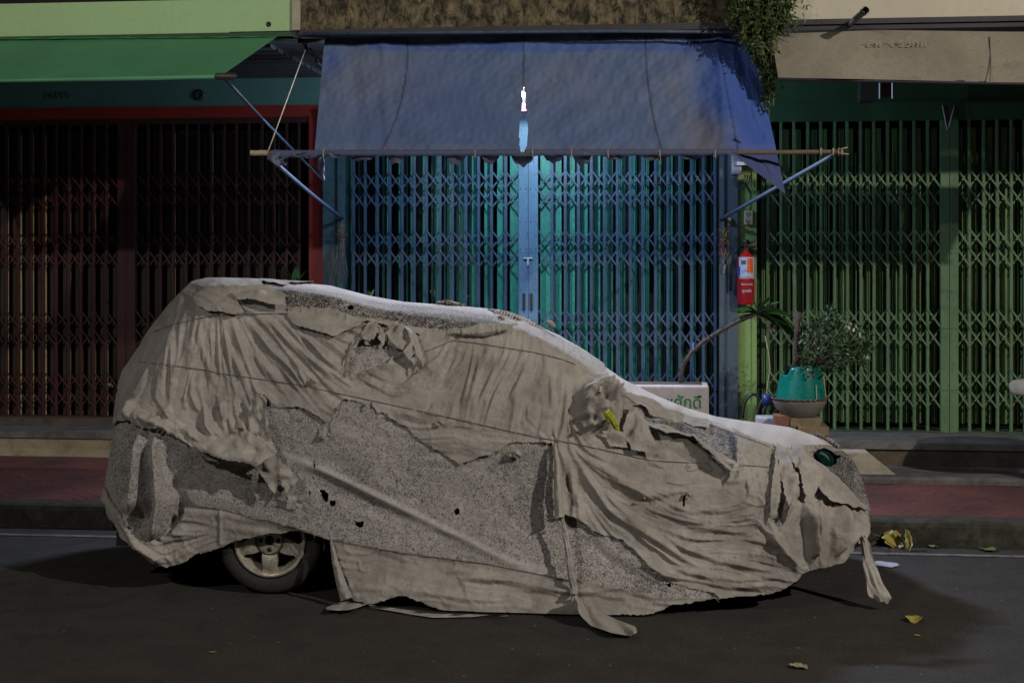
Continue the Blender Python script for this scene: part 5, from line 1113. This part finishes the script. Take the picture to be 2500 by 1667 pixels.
# keep canvas above the lining
gap = hc + .011 - hl; hc2 = np.where(gap < .006, hl + .006, hc + .011); CAN = G + Nn * hc2[..., None]
LIN[..., 2] = np.maximum(LIN[..., 2], .006); CAN[..., 2] = np.maximum(CAN[..., 2], .012)
def fcent(A): return (A[:-1, :-1] + A[1:, :-1] + A[:-1, 1:] + A[1:, 1:]) / 4
jxf, jyf = samp(jx, PXm, PYm), samp(jy, PXm, PYm)
cx, cy = fcent(PXm + jxf), fcent(PYm + jyf); cx0, cy0 = fcent(PXm), fcent(PYm)
hemk = pmask(cx0 + fcent(jxf) * .5, cy0 + fcent(jyf) * .7, HEM); far = np.zeros(hemk.shape, bool); far[:, NN:] = True
hemk |= (far & (fcent(G[..., 2]) > .2))
opn = np.zeros(hemk.shape, bool)
for P_ in (L1, L2, L3, L4, L5): opn |= pmask(cx, cy, P_)
hol = np.zeros(hemk.shape, bool)
for P_ in HOLES: hol |= pmask(cx0 + fcent(jxf) * .3, cy0, P_)
hol &= ~far; chol = np.zeros(hemk.shape, bool)
for P_ in CHOLES: chol |= pmask(cx, cy, P_)
near_open = np.zeros(gxx.shape, bool); near_open = blur((open_r).astype(float), 7) > .01
nof = samp(near_open.astype(float), cx0, cy0) > .3
def gridmesh(name, V, keep, mat, parent):
    nx, nr = V.shape[:2]; idx = np.arange(nx * nr).reshape(nx, nr)
    q = np.stack([idx[:-1, :-1], idx[1:, :-1], idx[1:, 1:], idx[:-1, 1:]], -1)[keep]
    used = np.zeros(nx * nr, bool); used[q.ravel()] = True; rem = np.cumsum(used) - 1; q = rem[q]; co = V.reshape(-1, 3)[used] - np.array(parent['_org'])
    me = bpy.data.meshes.new(name); me.vertices.add(len(co)); me.vertices.foreach_set('co', co.astype(np.float32).ravel())
    me.loops.add(q.size); me.loops.foreach_set('vertex_index', q.ravel().astype(np.int32)); me.polygons.add(len(q))
    me.polygons.foreach_set('loop_start', np.arange(0, q.size, 4, dtype=np.int32)); me.polygons.foreach_set('loop_total', np.full(len(q), 4, np.int32))
    me.polygons.foreach_set('use_smooth', np.ones(len(q), bool)); me.update(calc_edges=True); me.validate(); me.materials.append(mat)
    o = bpy.data.objects.new(name, me); COL.objects.link(o); o.parent = parent; o['_org'] = parent['_org']; return o, used
cover = thing('car_cover', ((XR + XF) / 2, YC, 0), 'torn dusty beige cloth cover draped over the whole parked car', 'car cover')
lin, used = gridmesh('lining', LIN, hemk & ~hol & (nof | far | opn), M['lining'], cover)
X_, Y_ = PXm.reshape(-1)[used], PYm.reshape(-1)[used]
def inner(P_, X, Y, soft): m_ = pmask(X, Y, P_); return m_ * np.clip(pdist(X, Y, P_) / soft, 0, 1)
coarse = np.clip(inner(L2, X_, Y_, 6) * np.clip((Y_ - np.interp(X_, [700, 800, 950, 1100, 1250], [700, 716, 752, 762, 785])) / 8, 0, 1) + inner(L5, X_, Y_, 4) + ((X_ > 1985) & (X_ < 2130) & (Y_ > 1100)) * .9 + np.exp(-((X_ - 1620) / 90) ** 2 - ((Y_ - 1420) / 40) ** 2) * .7, 0, 1)
pale = np.clip(inner(L4, X_, Y_, 8) * ((X_ < 1930) | (Y_ < 1085)) * 1.0 + np.clip((np.interp(X_, [700, 800, 950, 1100, 1250], [702, 712, 744, 756, 780]) - Y_) / 10, 0, 1) * (X_ > 690) * (X_ < 1300) * (Y_ < 810) + ((X_ < 520) & (Y_ < 720)) * 1., 0, 1)  # roof and bonnet tops: pale dust plus painted cold lamp light
ridge = np.exp(-(pdist(X_, Y_, [(690, 1108), (850, 1175), (1050, 1275), (1240, 1370), (1345, 1402), (1240, 1370), (1050, 1275), (850, 1175)]) / 9) ** 2) * .55
patch = np.clip(blob(1, 1, 1, 1, 0)[0, 0] + np.zeros_like(X_), 0, 1)
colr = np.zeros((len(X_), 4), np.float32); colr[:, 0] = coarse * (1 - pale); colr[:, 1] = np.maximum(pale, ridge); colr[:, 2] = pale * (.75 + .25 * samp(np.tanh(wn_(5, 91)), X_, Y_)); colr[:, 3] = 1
wear_light_attr(lin, colr)
can, used = gridmesh('canvas', CAN, hemk & ~opn & ~chol & ~(hol), M['canvas'], cover)

DIRT = blur(lic(wn_(1.6, 81), 34), .7) * .22 + wn_(16, 83) * .8 + wn_(4, 84) * .4 + wn_(1.5, 85) * .25
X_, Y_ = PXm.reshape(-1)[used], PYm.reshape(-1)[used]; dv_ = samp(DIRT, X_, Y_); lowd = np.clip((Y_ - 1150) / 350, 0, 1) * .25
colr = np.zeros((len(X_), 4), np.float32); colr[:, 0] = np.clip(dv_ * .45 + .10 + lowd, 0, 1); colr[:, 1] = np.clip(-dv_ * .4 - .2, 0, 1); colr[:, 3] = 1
wear_light_attr(can, colr)

# ---- pixel -> surface lookup for loose strips and seams
from mathutils import kdtree
sub = [(i, j) for i in range(0, NX, 3) for j in range(0, NN, 3)]
kd = kdtree.KDTree(len(sub))
for n_, (i, j) in enumerate(sub): kd.insert((PXm[i, j], PYm[i, j], 0), n_)
kd.balance()
def surf(px, py, off=0.0, cloth=True):
    co, n_, d = kd.find((px, py, 0)); i, j = sub[n_]
    base_ = Vector(G[i, j]); nn = Vector(Nn[i, j])
    # intersect the view ray with the tangent plane for sub-sample accuracy
    dr = Vector(ray(px, py)); o_ = Vector((0, 0, CAMH)); h_ = float(hc2[i, j] if cloth else hl[i, j]); p0 = base_ + nn * (h_ + off)
    den = dr.dot(nn)
    if abs(den) > .25:
        t = (p0 - o_).dot(nn) / den; return o_ + dr * t, nn
    dep = (p0 - o_).length; return o_ + dr.normalized() * dep, nn
def seam(pts, r=.0017, name='seam'):
    q = MB(); out = []
    for a, c_ in zip(pts[:-1], pts[1:]):
        n = max(2, int(math.hypot(c_[0] - a[0], c_[1] - a[1]) / 6))
        for k in range(n): out.append(surf(lerp(a[0], c_[0], k / n), lerp(a[1], c_[1], k / n), .0055)[0])
    q.tube(out, r, 4); o = q.build(name, M['seam'], cover); return o
M['seam'] = plain('dark_seam', (.10, .085, .075), .9)
seam([(361, 815), (430, 789), (520, 770), (604, 767), (703, 765)]); seam([(316, 881), (394, 888), (499, 903), (535, 911), (640, 926), (760, 944), (820, 959), (920, 980), (1070, 1013), (1190, 1040), (1310, 1067), (1400, 1082), (1500, 1104), (1590, 1124), (1704, 1130), (1800, 1134), (1884, 1140)])
seam([(1037, 858), (1106, 831), (1160, 837), (1304, 860), (1370, 876), (1412, 892)]); seam([(1515, 956), (1590, 1016)]); seam([(1746, 1040), (1884, 1092)])
seam([(455, 1234), (539, 1242), (680, 1277), (803, 1317), (980, 1349), (1190, 1376), (1400, 1418)], .0016)

def strip(pts, name='torn_flap', mat=None, nu=14, nv=60, arc=.6, seed=0, parent=cover, jag=2.0, rip=.006):
    """pts: (px, py, half width px, stand-off m, tilt) along the middle; a curved, crumpled ribbon of cloth"""
    cen = []
    for (px, py, hw, off, tilt) in pts: cen.append((px, py, hw, off, tilt))
    T = np.linspace(0, 1, len(cen)); f1 = smoothn(0, seed + 5, 1, ((7, 1), (15, .6), (31, .35))); f2 = smoothn(0, seed + 9, 1, ((20, 1), (45, .6)))
    # depth along the strip: from the surface, smoothed
    vs = []
    for j in range(nv + 1):
        v = j / nv; px, py, hw, off, tilt = [float(np.interp(v, T, [c_[k] for c_ in cen])) for k in range(5)]
        a = max(0, v - .02); b_ = min(1, v + .02); dx = np.interp(b_, T, [c_[0] for c_ in cen]) - np.interp(a, T, [c_[0] for c_ in cen]); dy = np.interp(b_, T, [c_[1] for c_ in cen]) - np.interp(a, T, [c_[1] for c_ in cen]); L = math.hypot(dx, dy) + 1e-6
        nx_, ny_ = -dy / L, dx / L
        hw2 = hw + jag * f2(v * 3, 0)
        P0, nn = surf(px, py, 0)
        for i in range(nu + 1):
            s_ = i / nu * 2 - 1; qx = px + nx_ * s_ * hw2; qy = py + ny_ * s_ * hw2
            h_ = off + tilt * s_ * hw2 / 465 + arc * hw2 / 465 * (1 - s_ * s_) + rip * f1(s_ * .8 + v, v * 3)
            d_ = Vector(ray(qx, qy)); dep = (P0 - Vector((0, 0, CAMH))).dot(Vector((-sT, cT, 0))) - h_ / .9
            P_ = Vector((0, 0, CAMH)) + d_ * dep          # ray() has unit depth
            P_.z = max(P_.z, .008); vs.append(P_)
    ff = []
    for j in range(nv):
        for i in range(nu): a = j * (nu + 1) + i; ff.append((a, a + 1, a + nu + 2, a + nu + 1))
    q = MB(); q.add(vs, ff, True); return q.build(name, mat or M['canvas'], parent, recalc=False)
# angular torn flaps: outlines on the cloth, each lifted off it like a stiff folded sheet
def kink(X, Y, seed, scale=26.0):
    r = np.random.RandomState(seed); out = np.zeros_like(X)
    for k in range(4):
        a = r.rand() * math.pi; p = r.rand() * 10; w_ = scale * (.7 + r.rand()); t = ((X * math.cos(a) + Y * math.sin(a)) / w_ + p) % 2.0; out += np.abs(t - 1) * (1.0 / (1 + k * .4))
    return out - out.mean()
def overlay(ctrl, name='torn_flap', seed=0, amp=.006, inner=(), mat=None, extra=.006, scale=26.0):
    poly = [(c_[0], c_[1]) for c_ in ctrl]; x0 = min(p_[0] for p_ in poly) - 8; x1 = max(p_[0] for p_ in poly) + 8; y0 = min(p_[1] for p_ in poly) - 8; y1 = max(p_[1] for p_ in poly) + 8
    sel = (PXm[:, :NN] > x0) & (PXm[:, :NN] < x1) & (PYm[:, :NN] > y0) & (PYm[:, :NN] < y1); I = np.where(sel.any(1))[0]; J = np.where(sel.any(0))[0]
    sl_ = (slice(I[0], I[-1] + 1), slice(J[0], J[-1] + 1)); X, Y = PXm[sl_], PYm[sl_]
    num = np.zeros_like(X); den = np.zeros_like(X); m_ = len(ctrl)
    for i in range(m_):
        (ax, ay, ao), (bx, by, bo) = ctrl[i], ctrl[(i + 1) % m_]; L2_ = (bx - ax) ** 2 + (by - ay) ** 2 + 1e-6
        t = np.clip(((X - ax) * (bx - ax) + (Y - ay) * (by - ay)) / L2_, 0, 1); d2 = (X - ax - t * (bx - ax)) ** 2 + (Y - ay - t * (by - ay)) ** 2
        w_ = math.sqrt(L2_) / (d2 + 16.0) ** 1.3; num += w_ * (ao + (bo - ao) * t); den += w_
    for c_ in inner: w_ = 30 / ((X - c_[0]) ** 2 + (Y - c_[1]) ** 2 + 60.0) ** 1.3; num += w_ * c_[2]; den += w_
    off = num / den + amp * kink(X, Y, seed, scale) * np.clip(num / den / .02, .3, 1.2) + extra
    # flaps hide the crumples beneath them: blend the local relief away where they stand off
    base_h = hc2[sl_] * .35 + .65 * float(np.median(hc2[sl_]))
    V = G[sl_] + Nn[sl_] * np.maximum(base_h + off, hc2[sl_] + .004)[..., None]; V[..., 2] = np.maximum(V[..., 2], .012)
    k_ = pmask(fcent(X + jxf[sl_] * .5), fcent(Y + jyf[sl_] * .5), poly)
    if k_.any(): return gridmesh(name, V, k_, mat or M['canvas'], cover)[0]
overlay([(703, 752, 0), (760, 758, 0), (820, 764, 0), (864, 780, 0), (950, 792, 0), (1040, 806, .0), (1030, 822, .006), (960, 806, .02), (925, 800, .03), (896, 791, .03), (875, 803, .03), (846, 816, .025), (821, 830, .03), (774, 816, .03), (726, 801, .025), (706, 778, .01)], seed=1, amp=.004, inner=[(780, 790, .022), (840, 800, .02)], scale=34)
overlay([(477, 730, 0), (497, 711, 0), (539, 711, 0), (576, 723, .01), (589, 747, .035), (602, 770, .045), (576, 779, .045), (555, 772, .035), (513, 769, .025), (492, 757, .015)], 'roof_flap', 2, .006, [(545, 745, .025)], scale=18)
overlay([(574, 725, .03), (593, 711, .012), (640, 706, .01), (677, 717, .015), (702, 736, .05), (703, 761, .06), (665, 757, .065), (635, 751, .065), (614, 745, .055), (589, 745, .045)], 'roof_flap', 3, .002, [(640, 735, .075)], scale=40)
overlay([(621, 967, .03), (631, 959, .045), (640, 972, .04), (661, 1014, .05), (667, 1039, .055), (652, 1068, .06), (638, 1060, .03), (623, 1056, .04), (614, 1014, .025)], 'peaked_flap', 4, .010, [(633, 1000, .07), (646, 1030, .02)], scale=14)
overlay([(470, 1070, .01), (520, 1078, .03), (560, 1062, .03), (619, 1050, .05), (656, 1070, .07), (688, 1102, .09), (652, 1126, .10), (602, 1116, .09), (560, 1110, .08), (510, 1096, .05)], 'lower_lip', 5, .010, [(600, 1080, .09), (640, 1095, .04), (565, 1090, .03)], scale=30)
overlay([(686, 1098, .08), (659, 1114, .09), (638, 1124, .09), (655, 1150, .07), (668, 1180, .07), (684, 1201, .06), (692, 1160, .05), (694, 1125, .06)], 'hanging_rag', 6, .012, [(672, 1135, .10)], scale=16)
overlay([(690, 1112, .05), (715, 1138, .04), (732, 1163, .03), (728, 1190, .05), (719, 1180, .05), (711, 1197, .06), (701, 1180, .07), (694, 1150, .07)], 'hanging_rag', 7, .012, [(708, 1155, .07)], scale=13)
overlay([(700, 1190, .02), (722, 1205, .03), (735, 1220, .03), (748, 1246, .01), (728, 1232, .03), (712, 1214, .03)], 'hanging_rag', 8, .008, scale=12)
for k_, pl_ in enumerate([
 [(884, 824, .03), (901, 797, .02), (915, 793, .02), (926, 812, .05), (920, 841, .06), (890, 840, .05)], [(915, 793, .02), (943, 820, .02), (941, 852, .03), (928, 838, .05), (930, 816, .07)], [(943, 820, .02), (960, 803, .02), (985, 808, .03), (1002, 833, .03), (1016, 856, .03), (993, 873, .04), (978, 866, .05), (960, 845, .03)],
 [(985, 803, .02), (1014, 816, .02), (1031, 862, .04), (1040, 915, .03), (1027, 890, .07), (1002, 837, .07)], [(1010, 848, .08), (1024, 862, .05), (1003, 893, .05), (990, 879, .09)], [(1014, 874, .04), (1038, 904, .07), (1038, 917, .07), (1026, 911, .04), (1001, 888, .05)], [(862, 838, .01), (884, 824, .02), (880, 848, .04), (868, 862, .04), (855, 862, .02)], [(960, 803, .03), (975, 792, .01), (968, 812, .05), (955, 822, .06), (950, 812, .04)], [(858, 862, .02), (866, 858, .02), (848, 905, .03), (838, 928, .01), (840, 900, .01)], [(795, 1036, .012), (802, 1030, .012), (804, 1060, .03), (797, 1064, .03)], [(895, 985, .01), (905, 982, .01), (906, 1000, .025), (897, 996, .02)]]):
    overlay(pl_, 'window_shard', 20 + k_, .008, scale=16)
strip([(1106, 812, 3, .02, 0), (1130, 812, 8, .025, .2), (1180, 810, 12, .03, .2), (1230, 800, 10, .025, .2), (1290, 793, 4, .02, 0)], seed=7, arc=.8, rip=.003, name='rolled_edge')
overlay([(1520, 1005, .03), (1549, 1012, .02), (1591, 1049, .01), (1623, 1070, .0), (1671, 1093, .0), (1724, 1103, .0), (1771, 1134, .005), (1784, 1152, .01), (1783, 1174, .06), (1740, 1154, .09), (1681, 1116, .09), (1630, 1092, .08), (1588, 1074, .07), (1550, 1040, .04)], 'fender_flap', 40, .004, scale=40)
overlay([(1520, 1006, .05), (1517, 1072, .03), (1540, 1106, .03), (1602, 1120, .05), (1588, 1094, .07), (1557, 1050, .07)], 'fender_flap', 41, .010, [(1540, 1070, .08)], scale=22)
overlay([(1460, 1062, .04), (1517, 1068, .04), (1530, 1100, .02), (1490, 1092, .02)], 'fender_flap', 42, .012, scale=18)
overlay([(1889, 1091, .01), (1904, 1115, .04), (1920, 1157, .06), (1936, 1210, .07), (1930, 1237, .05), (1920, 1255, .04), (1904, 1210, .05), (1893, 1157, .03)], 'front_shard', 43, .010, scale=15)
overlay([(1888, 1097, .015), (1900, 1168, .03), (1898, 1226, .035), (1880, 1286, .01), (1876, 1210, .03), (1884, 1147, .03)], 'front_shard', 44, .006, scale=18)
overlay([(1926, 1099, .02), (1941, 1115, .05), (1962, 1157, .08), (1978, 1194, .09), (1963, 1233, .06), (1946, 1221, .05), (1936, 1173, .05), (1922, 1136, .03)], 'front_shard', 45, .008, [(1950, 1170, .09)], scale=18)
overlay([(1930, 1095, .0), (1999, 1136, .0), (2047, 1182, .005), (2116, 1250, .01), (2090, 1246, .03), (2047, 1249, .045), (2005, 1233, .04), (1983, 1210, .04), (1962, 1157, .03)], 'bumper_flap', 46, .005, [(2040, 1220, .04)], scale=40)
overlay([(1905, 1115, .03), (1915, 1108, .03), (1932, 1150, .06), (1926, 1170, .06)], 'front_shard', 47, .008, scale=14)
overlay([(1936, 1210, .03), (1930, 1262, .02), (1920, 1276, .03), (1912, 1250, .06), (1925, 1225, .06)], 'front_shard', 48, .008, scale=12)
overlay([(1793, 1136, .0), (1806, 1136, .0), (1796, 1158, .02), (1782, 1186, .03), (1776, 1172, .03)], 'fender_flap', 49, .006, scale=14)
# long hanging fold amidships and the strap that trails on the road
strip([(1354, 1082, 4, .02, 0), (1360, 1130, 8, .04, 0), (1363, 1190, 11, .05, 0), (1366, 1262, 12, .055, 0)], seed=20, arc=1.3, rip=.003, name='hanging_fold', jag=.6)
o = strip([(1372, 1262, 4, .07, 0), (1380, 1300, 7, .085, 0), (1388, 1350, 8, .08, 0), (1396, 1410, 9, .05, .1), (1402, 1440, 10, .03, .2), (1402, 1462, 8, .03, .3)], seed=21, arc=.5, rip=.004, name='strap', jag=.8)
q = MB(); sp = [(1402, 1458, 9, .10), (1425, 1488, 18, .03), (1450, 1508, 22, .006), (1500, 1528, 19, .004), (1545, 1540, 14, .006), (1556, 1541, 3, .004)]
def sfn(u, v):
    T = np.linspace(0, 1, len(sp)); px, py, hw, z = [float(np.interp(v, T, [s_[k] for s_ in sp])) for k in range(4)]; s_ = u * 2 - 1
    P0 = PZ(px + s_ * hw * .35, py - s_ * hw * .85, 0); z = z + .012 * (1 + math.sin(v * 17 + s_ * 2)) * (1 - abs(s_) * .4) + .012
    d_ = Vector((0, 0, CAMH)) - P0; P_ = P0 + d_ * (z / CAMH); return P_
q.grid(sfn, 10, 60); q.build('strap_tail', M['canvas'], cover, recalc=False)
q = MB()
fs = [(2106, 1308, 6, .02), (2112, 1322, 12, .0), (2121, 1375, 15, -.04), (2136, 1425, 22, -.08), (2149, 1455, 27, -.12), (2150, 1468, 18, -.13)]
def ffn(u, v):
    T = np.linspace(0, 1, len(fs)); px, py, hw, dy = [float(np.interp(v, T, [s_[k] for s_ in fs])) for k in range(4)]; s_ = u * 2 - 1
    p_ = PY(px + s_ * hw * (1 + .06 * math.sin(v * 19)), py + 4 * s_ * v + 2 * math.sin(s_ * 6 + v * 9), 7.42 + dy - .05 * (1 - abs(s_)) * (v > .02) + .02 * math.sin(v * 6) + .018 * math.sin(s_ * 3 + v * 3) + .004 * math.sin(s_ * 9 - v * 14)); p_.z = max(p_.z, .01); return p_
q.grid(ffn, 12, 50); q.build('bumper_strap', M['canvas'], cover, recalc=False)
# skirt corner beside the rear wheel
strip([(808, 1316, 3, .01, 0), (818, 1370, 8, .03, 0), (832, 1420, 12, .04, 0), (846, 1462, 15, .05, 0)], seed=40, arc=1.0, rip=.004, name='skirt_fold')
q = MB(); 
def tfn(u, v):
    px = lerp(797, 905, u); py = lerp(1484, 1470, u) + (v - .5) * 22 * math.sin(math.pi * min(1, u * .9 + .08)) ; P0 = PZ(px, py, 0); z = .012 + .02 * abs(math.sin(u * 7 + v)) * (v); d_ = Vector((0, 0, CAMH)) - P0; return P0 + d_ * (z / CAMH)
q.grid(tfn, 24, 6); q.build('skirt_tail', M['canvas'], cover, recalc=False)
q = MB()
def tfn(u, v):
    px = lerp(900, 1240, u); py = lerp(1478, 1502, min(1, u * 2.2)) + (v - .5) * lerp(5, 12, math.sin(math.pi * u)) * (1 - .5 * u); P0 = PZ(px, py, 0); z = .010 + .008 * (1 + math.sin(u * 23 + v * 3)) * (1 - v); d_ = Vector((0, 0, CAMH)) - P0; return P0 + d_ * (z / CAMH)
q.grid(tfn, 80, 6); q.build('skirt_tail', M['canvas'], cover, recalc=False)
# small rips with curled tags
for k_, (px, py, s_) in enumerate([(1075, 1030, 9), (1262, 1105, 14), (1245, 1112, 8), (765, 928, 9), (1682, 1206, 9), (1572, 1215, 5), (1020, 905, 5), (801, 1060, 8), (1350, 1285, 5), (270, 940, 8), (1345, 790, 12), (1225, 775, 9)]):
    strip([(px - s_, py - s_ * .3, s_ * .3, .012, 0), (px, py, s_ * .6, .03, .5), (px + s_ * .8, py + s_ * .7, s_ * .3, .02, 0)], seed=50 + k_, arc=1.0, rip=.006, nv=12, nu=6, name='curled_tag', jag=.8)
q = MB(); r = random.Random(77)
for P_, m_ in ((L1, 110), (L2, 20), (L3, 30), (L5, 30)):
    seg = [(P_[i], P_[(i + 1) % len(P_)]) for i in range(len(P_) - 1)]; wts = [math.hypot(b_[0] - a_[0], b_[1] - a_[1]) for a_, b_ in seg]
    for k in range(m_):
        a_, b_ = r.choices(seg, wts)[0]; t = r.random(); x, y = lerp(a_[0], b_[0], t), lerp(a_[1], b_[1], t)
        if not (265 < x < 2110 and 690 < y < 1490): continue
        L = r.uniform(4, 14); an = r.uniform(.3, 2.8); p0 = surf(x, y, .006)[0]; sc_ = p0.y / FPX; d_ = Vector((math.cos(an), -r.uniform(.1, .7), -math.sin(an)))
        q.tube([p0, p0 + d_ * L * .5 * sc_ + Vector((r.uniform(-.003, .003), 0, 0)), p0 + d_ * L * sc_ + Vector((r.uniform(-.006, .006), 0, -.003))], [.0013, .001, .0006], 4, False)
q.build('loose_threads', M['rope'], cover)
# plastic patch by the top of the windscreen, rumples on the roof and bonnet edges
M['film'] = plain('milky_plastic_film', (.55, .53, .56), .3)
strip([(1190, 756, 3, .012, 0), (1240, 770, 10, .02, .1), (1285, 790, 13, .022, .1), (1330, 812, 8, .018, 0)], seed=70, arc=.35, rip=.008, name='plastic_film', mat=M['film'])
strip([(1432, 944, 5, .012, 0), (1455, 948, 9, .02, .1), (1490, 955, 7, .02, 0), (1502, 958, 3, .012, 0)], seed=71, arc=.5, rip=.006, name='plastic_film', mat=M['film'], nv=20)
for k_, pts in enumerate([[(1066, 741, 4, .01, 0), (1090, 738, 7, .02, 0), (1110, 742, 6, .02, 0), (1138, 746, 3, .01, 0)], [(2012, 1068, 4, .01, 0), (2030, 1080, 8, .02, 0), (2050, 1092, 4, .02, 0)], [(1990, 1058, 3, .01, 0), (2005, 1064, 5, .02, 0), (2018, 1072, 3, .01, 0)]]):
    strip(pts, seed=75 + k_, arc=1.2, rip=.012, nv=18, name='rumple')
# yellow green strap across the mirror
M['strap_y'] = paint('yellow_green_webbing', (.40, .42, .03), .4, 30, .8, (.05, .07, .01), .6, 90)
strip([(1478, 1004, 11, .035, .1), (1492, 1020, 10, .04, .1), (1505, 1042, 7, .04, .1), (1511, 1056, 3, .03, 0)], seed=80, arc=.4, rip=.003, name='webbing_strap', mat=M['strap_y'], nv=24, jag=.5)
strip([(1511, 1054, 3, .03, 0), (1498, 1066, 3, .03, 0), (1484, 1073, 2, .02, 0)], seed=81, arc=.4, rip=.002, name='webbing_tip', nv=12, nu=5, jag=.3)

# ---- the car itself under the cloth
car = thing('parked_car', ((XR + XF) / 2, YC, 0), 'dark car hidden under the torn cover with its rear alloy wheel and headlight showing', 'car')
M['car_paint'] = plain('dark_green_car_paint', (.008, .02, .018), .35)
s_i = 12; Gb = G[::s_i, ::8] - Nn[::s_i, ::8] * .14; gx_, gz_ = PXm[::s_i, ::8], Gb[..., 2]
kb = fcent(Gb[..., 2]) > .26
WX = PY(658, 1332, 7.27); WR = .29
wfx = PY(1790, 1380, 7.3).x
kb &= ~((np.hypot(fcent(Gb[..., 0]) - WX.x, fcent(Gb[..., 2]) - WR) < .36) & (fcent(Gb[..., 1]) < 7.8)); kb &= ~((np.hypot(fcent(Gb[..., 0]) - wfx, fcent(Gb[..., 2]) - WR) < .36) & (fcent(Gb[..., 1]) < 7.8))
bodyo, _ = gridmesh('body', Gb, kb, M['car_paint'], car)
q = MB(); q.box(XR + .25, XF - .3, YN + .25, YR - .2, .2, .27); q.build('underbody', M['black'], car)
def tyre_prof(r, w_): return [(r * .71, 0), (r * .8, -.012), (r * .93, -.012), (r * .985, .006), (r, .03), (r, w_ - .03), (r * .985, w_), (r * .71, w_)]
s = NT('worn_rubber'); n1 = s.noise(s.pos(), 60, 5, .7); s.base(s.ramp(n1, [(.35, (.012, .011, .01)), (.7, (.028, .025, .022))])); s.rough(.8); s.bump(n1, .3, .003); M['tyre'] = s.m
s = NT('tarnished_alloy'); n1 = s.noise(s.pos(), 14, 6, .7); n2 = s.noise(s.pos(), 90, 4, .7)
s.base(s.mix(s.ramp(n2, [(.5, 0), (.8, .6)]), s.ramp(n1, [(.3, (.34, .31, .24)), (.7, (.68, .64, .54))]), (.07, .05, .035))); s.rough(.38); s.b.inputs['Metallic'].default_value = .55; M['alloy'] = s.m
def wheel(cx_, y0, sgn=1):
    R = .283; c_ = (cx_, y0, R); q = MB()
    q.lathe([(r_, h_ * sgn) for r_, h_ in tyre_prof(R, .17)], c_, 56, 'y'); ty = q.build('wheel', M['tyre'], car)
    rr = .187; q = MB()
    q.lathe([(rr * .955, -.008 * sgn), (rr * 1.0, -.012 * sgn), (rr * 1.045, -.004 * sgn), (rr * 1.05, .012 * sgn)], c_, 56, 'y')
    q.lathe([(rr * .955, -.008 * sgn), (rr * .93, .004 * sgn), (rr * .86, .03 * sgn), (rr * .80, .10 * sgn)], c_, 56, 'y')
    q.lathe([(0, .0), (rr * .36, .0), (rr * .40, .004 * sgn), (rr * .42, .03 * sgn)], c_, 40, 'y')
    for k in range(5):
        a0 = R_(-90 + 72 * k); P2 = []; nr_ = 12
        for i in range(nr_ + 1):
            t = i / nr_; rad = rr * lerp(.33, .965, t); half = lerp(R_(37), R_(12), min(1, t * 1.35) ** .75) if t < .75 else lerp(R_(12), R_(16), (t - .75) / .25)
            yy = .002 + .014 * math.sin(t * math.pi) * -1 + .006 * t
            P2.append((rad, half, yy))
        v = []; f = []
        for rad, half, yy in P2:
            for s_ in (-1, -.5, 0, .5, 1):
                a = a0 + half * s_; v.append((cx_ + rad * math.cos(a), y0 + (yy + .004 * abs(s_) ** 2) * sgn, R + rad * math.sin(a)))
            for s_ in (1, -1):
                a = a0 + half * s_ * 1.0; v.append((cx_ + rad * math.cos(a), y0 + (yy + .045) * sgn, R + rad * math.sin(a)))
        for i in range(nr_):
            for k2 in range(7): f.append((i * 7 + k2, i * 7 + (k2 + 1) % 7, (i + 1) * 7 + (k2 + 1) % 7, (i + 1) * 7 + k2))
        q.add(v, f, False)
    rim = q.build('rim', M['alloy'], ty)
    q = MB(); q.lathe([(0, -.004 * sgn), (.02, -.004 * sgn), (.026, .0), (.028, .004 * sgn)], c_, 20, 'y')
    for k in range(4): a = R_(45 * 0 + 90 * k - 90); q.lathe([(0, -.003 * sgn), (.012, -.003 * sgn), (.0135, .002 * sgn)], (cx_ + .047 * math.cos(a), y0, R + .047 * math.sin(a)), 12, 'y')
    q.build('lug_holes', M['black'], ty)
    q = MB(); q.lathe([(.068, -.0045 * sgn), (.073, -.006 * sgn), (.078, -.003 * sgn)], c_, 40, 'y'); q.build('hub_ring', M['metal'], ty)
    q = MB(); q.lathe([(0, .13 * sgn), (.19, .13 * sgn)], c_, 24, 'y'); q.build('brake_drum', M['black'], ty)
wheel(WX.x, 7.27); wheel(wfx, 7.36); wheel(WX.x, YR - .03, -1); wheel(wfx, YR - .12, -1)
s = NT('headlight_lens'); s.base((.002, .018, .016)); s.rough(.12); s.b.inputs['Coat Weight'].default_value = 1.0; M['lens'] = s.m
hp, hn = surf(2016, 1116, -.03, False)
q = MB(); tu = hn.cross(Vector((0, 0, 1))).normalized(); tv = tu.cross(hn).normalized()
q.grid(lambda u, v: hp + tu * (math.cos(u * 6.2832) * v * .085) + tv * (math.sin(u * 6.2832) * v * .07) + hn * (.026 * (1 - v * v)), 36, 10); q.build('headlight', M['lens'], car)
for o_ in scene.objects:
    if '_org' in o_: del o_['_org']
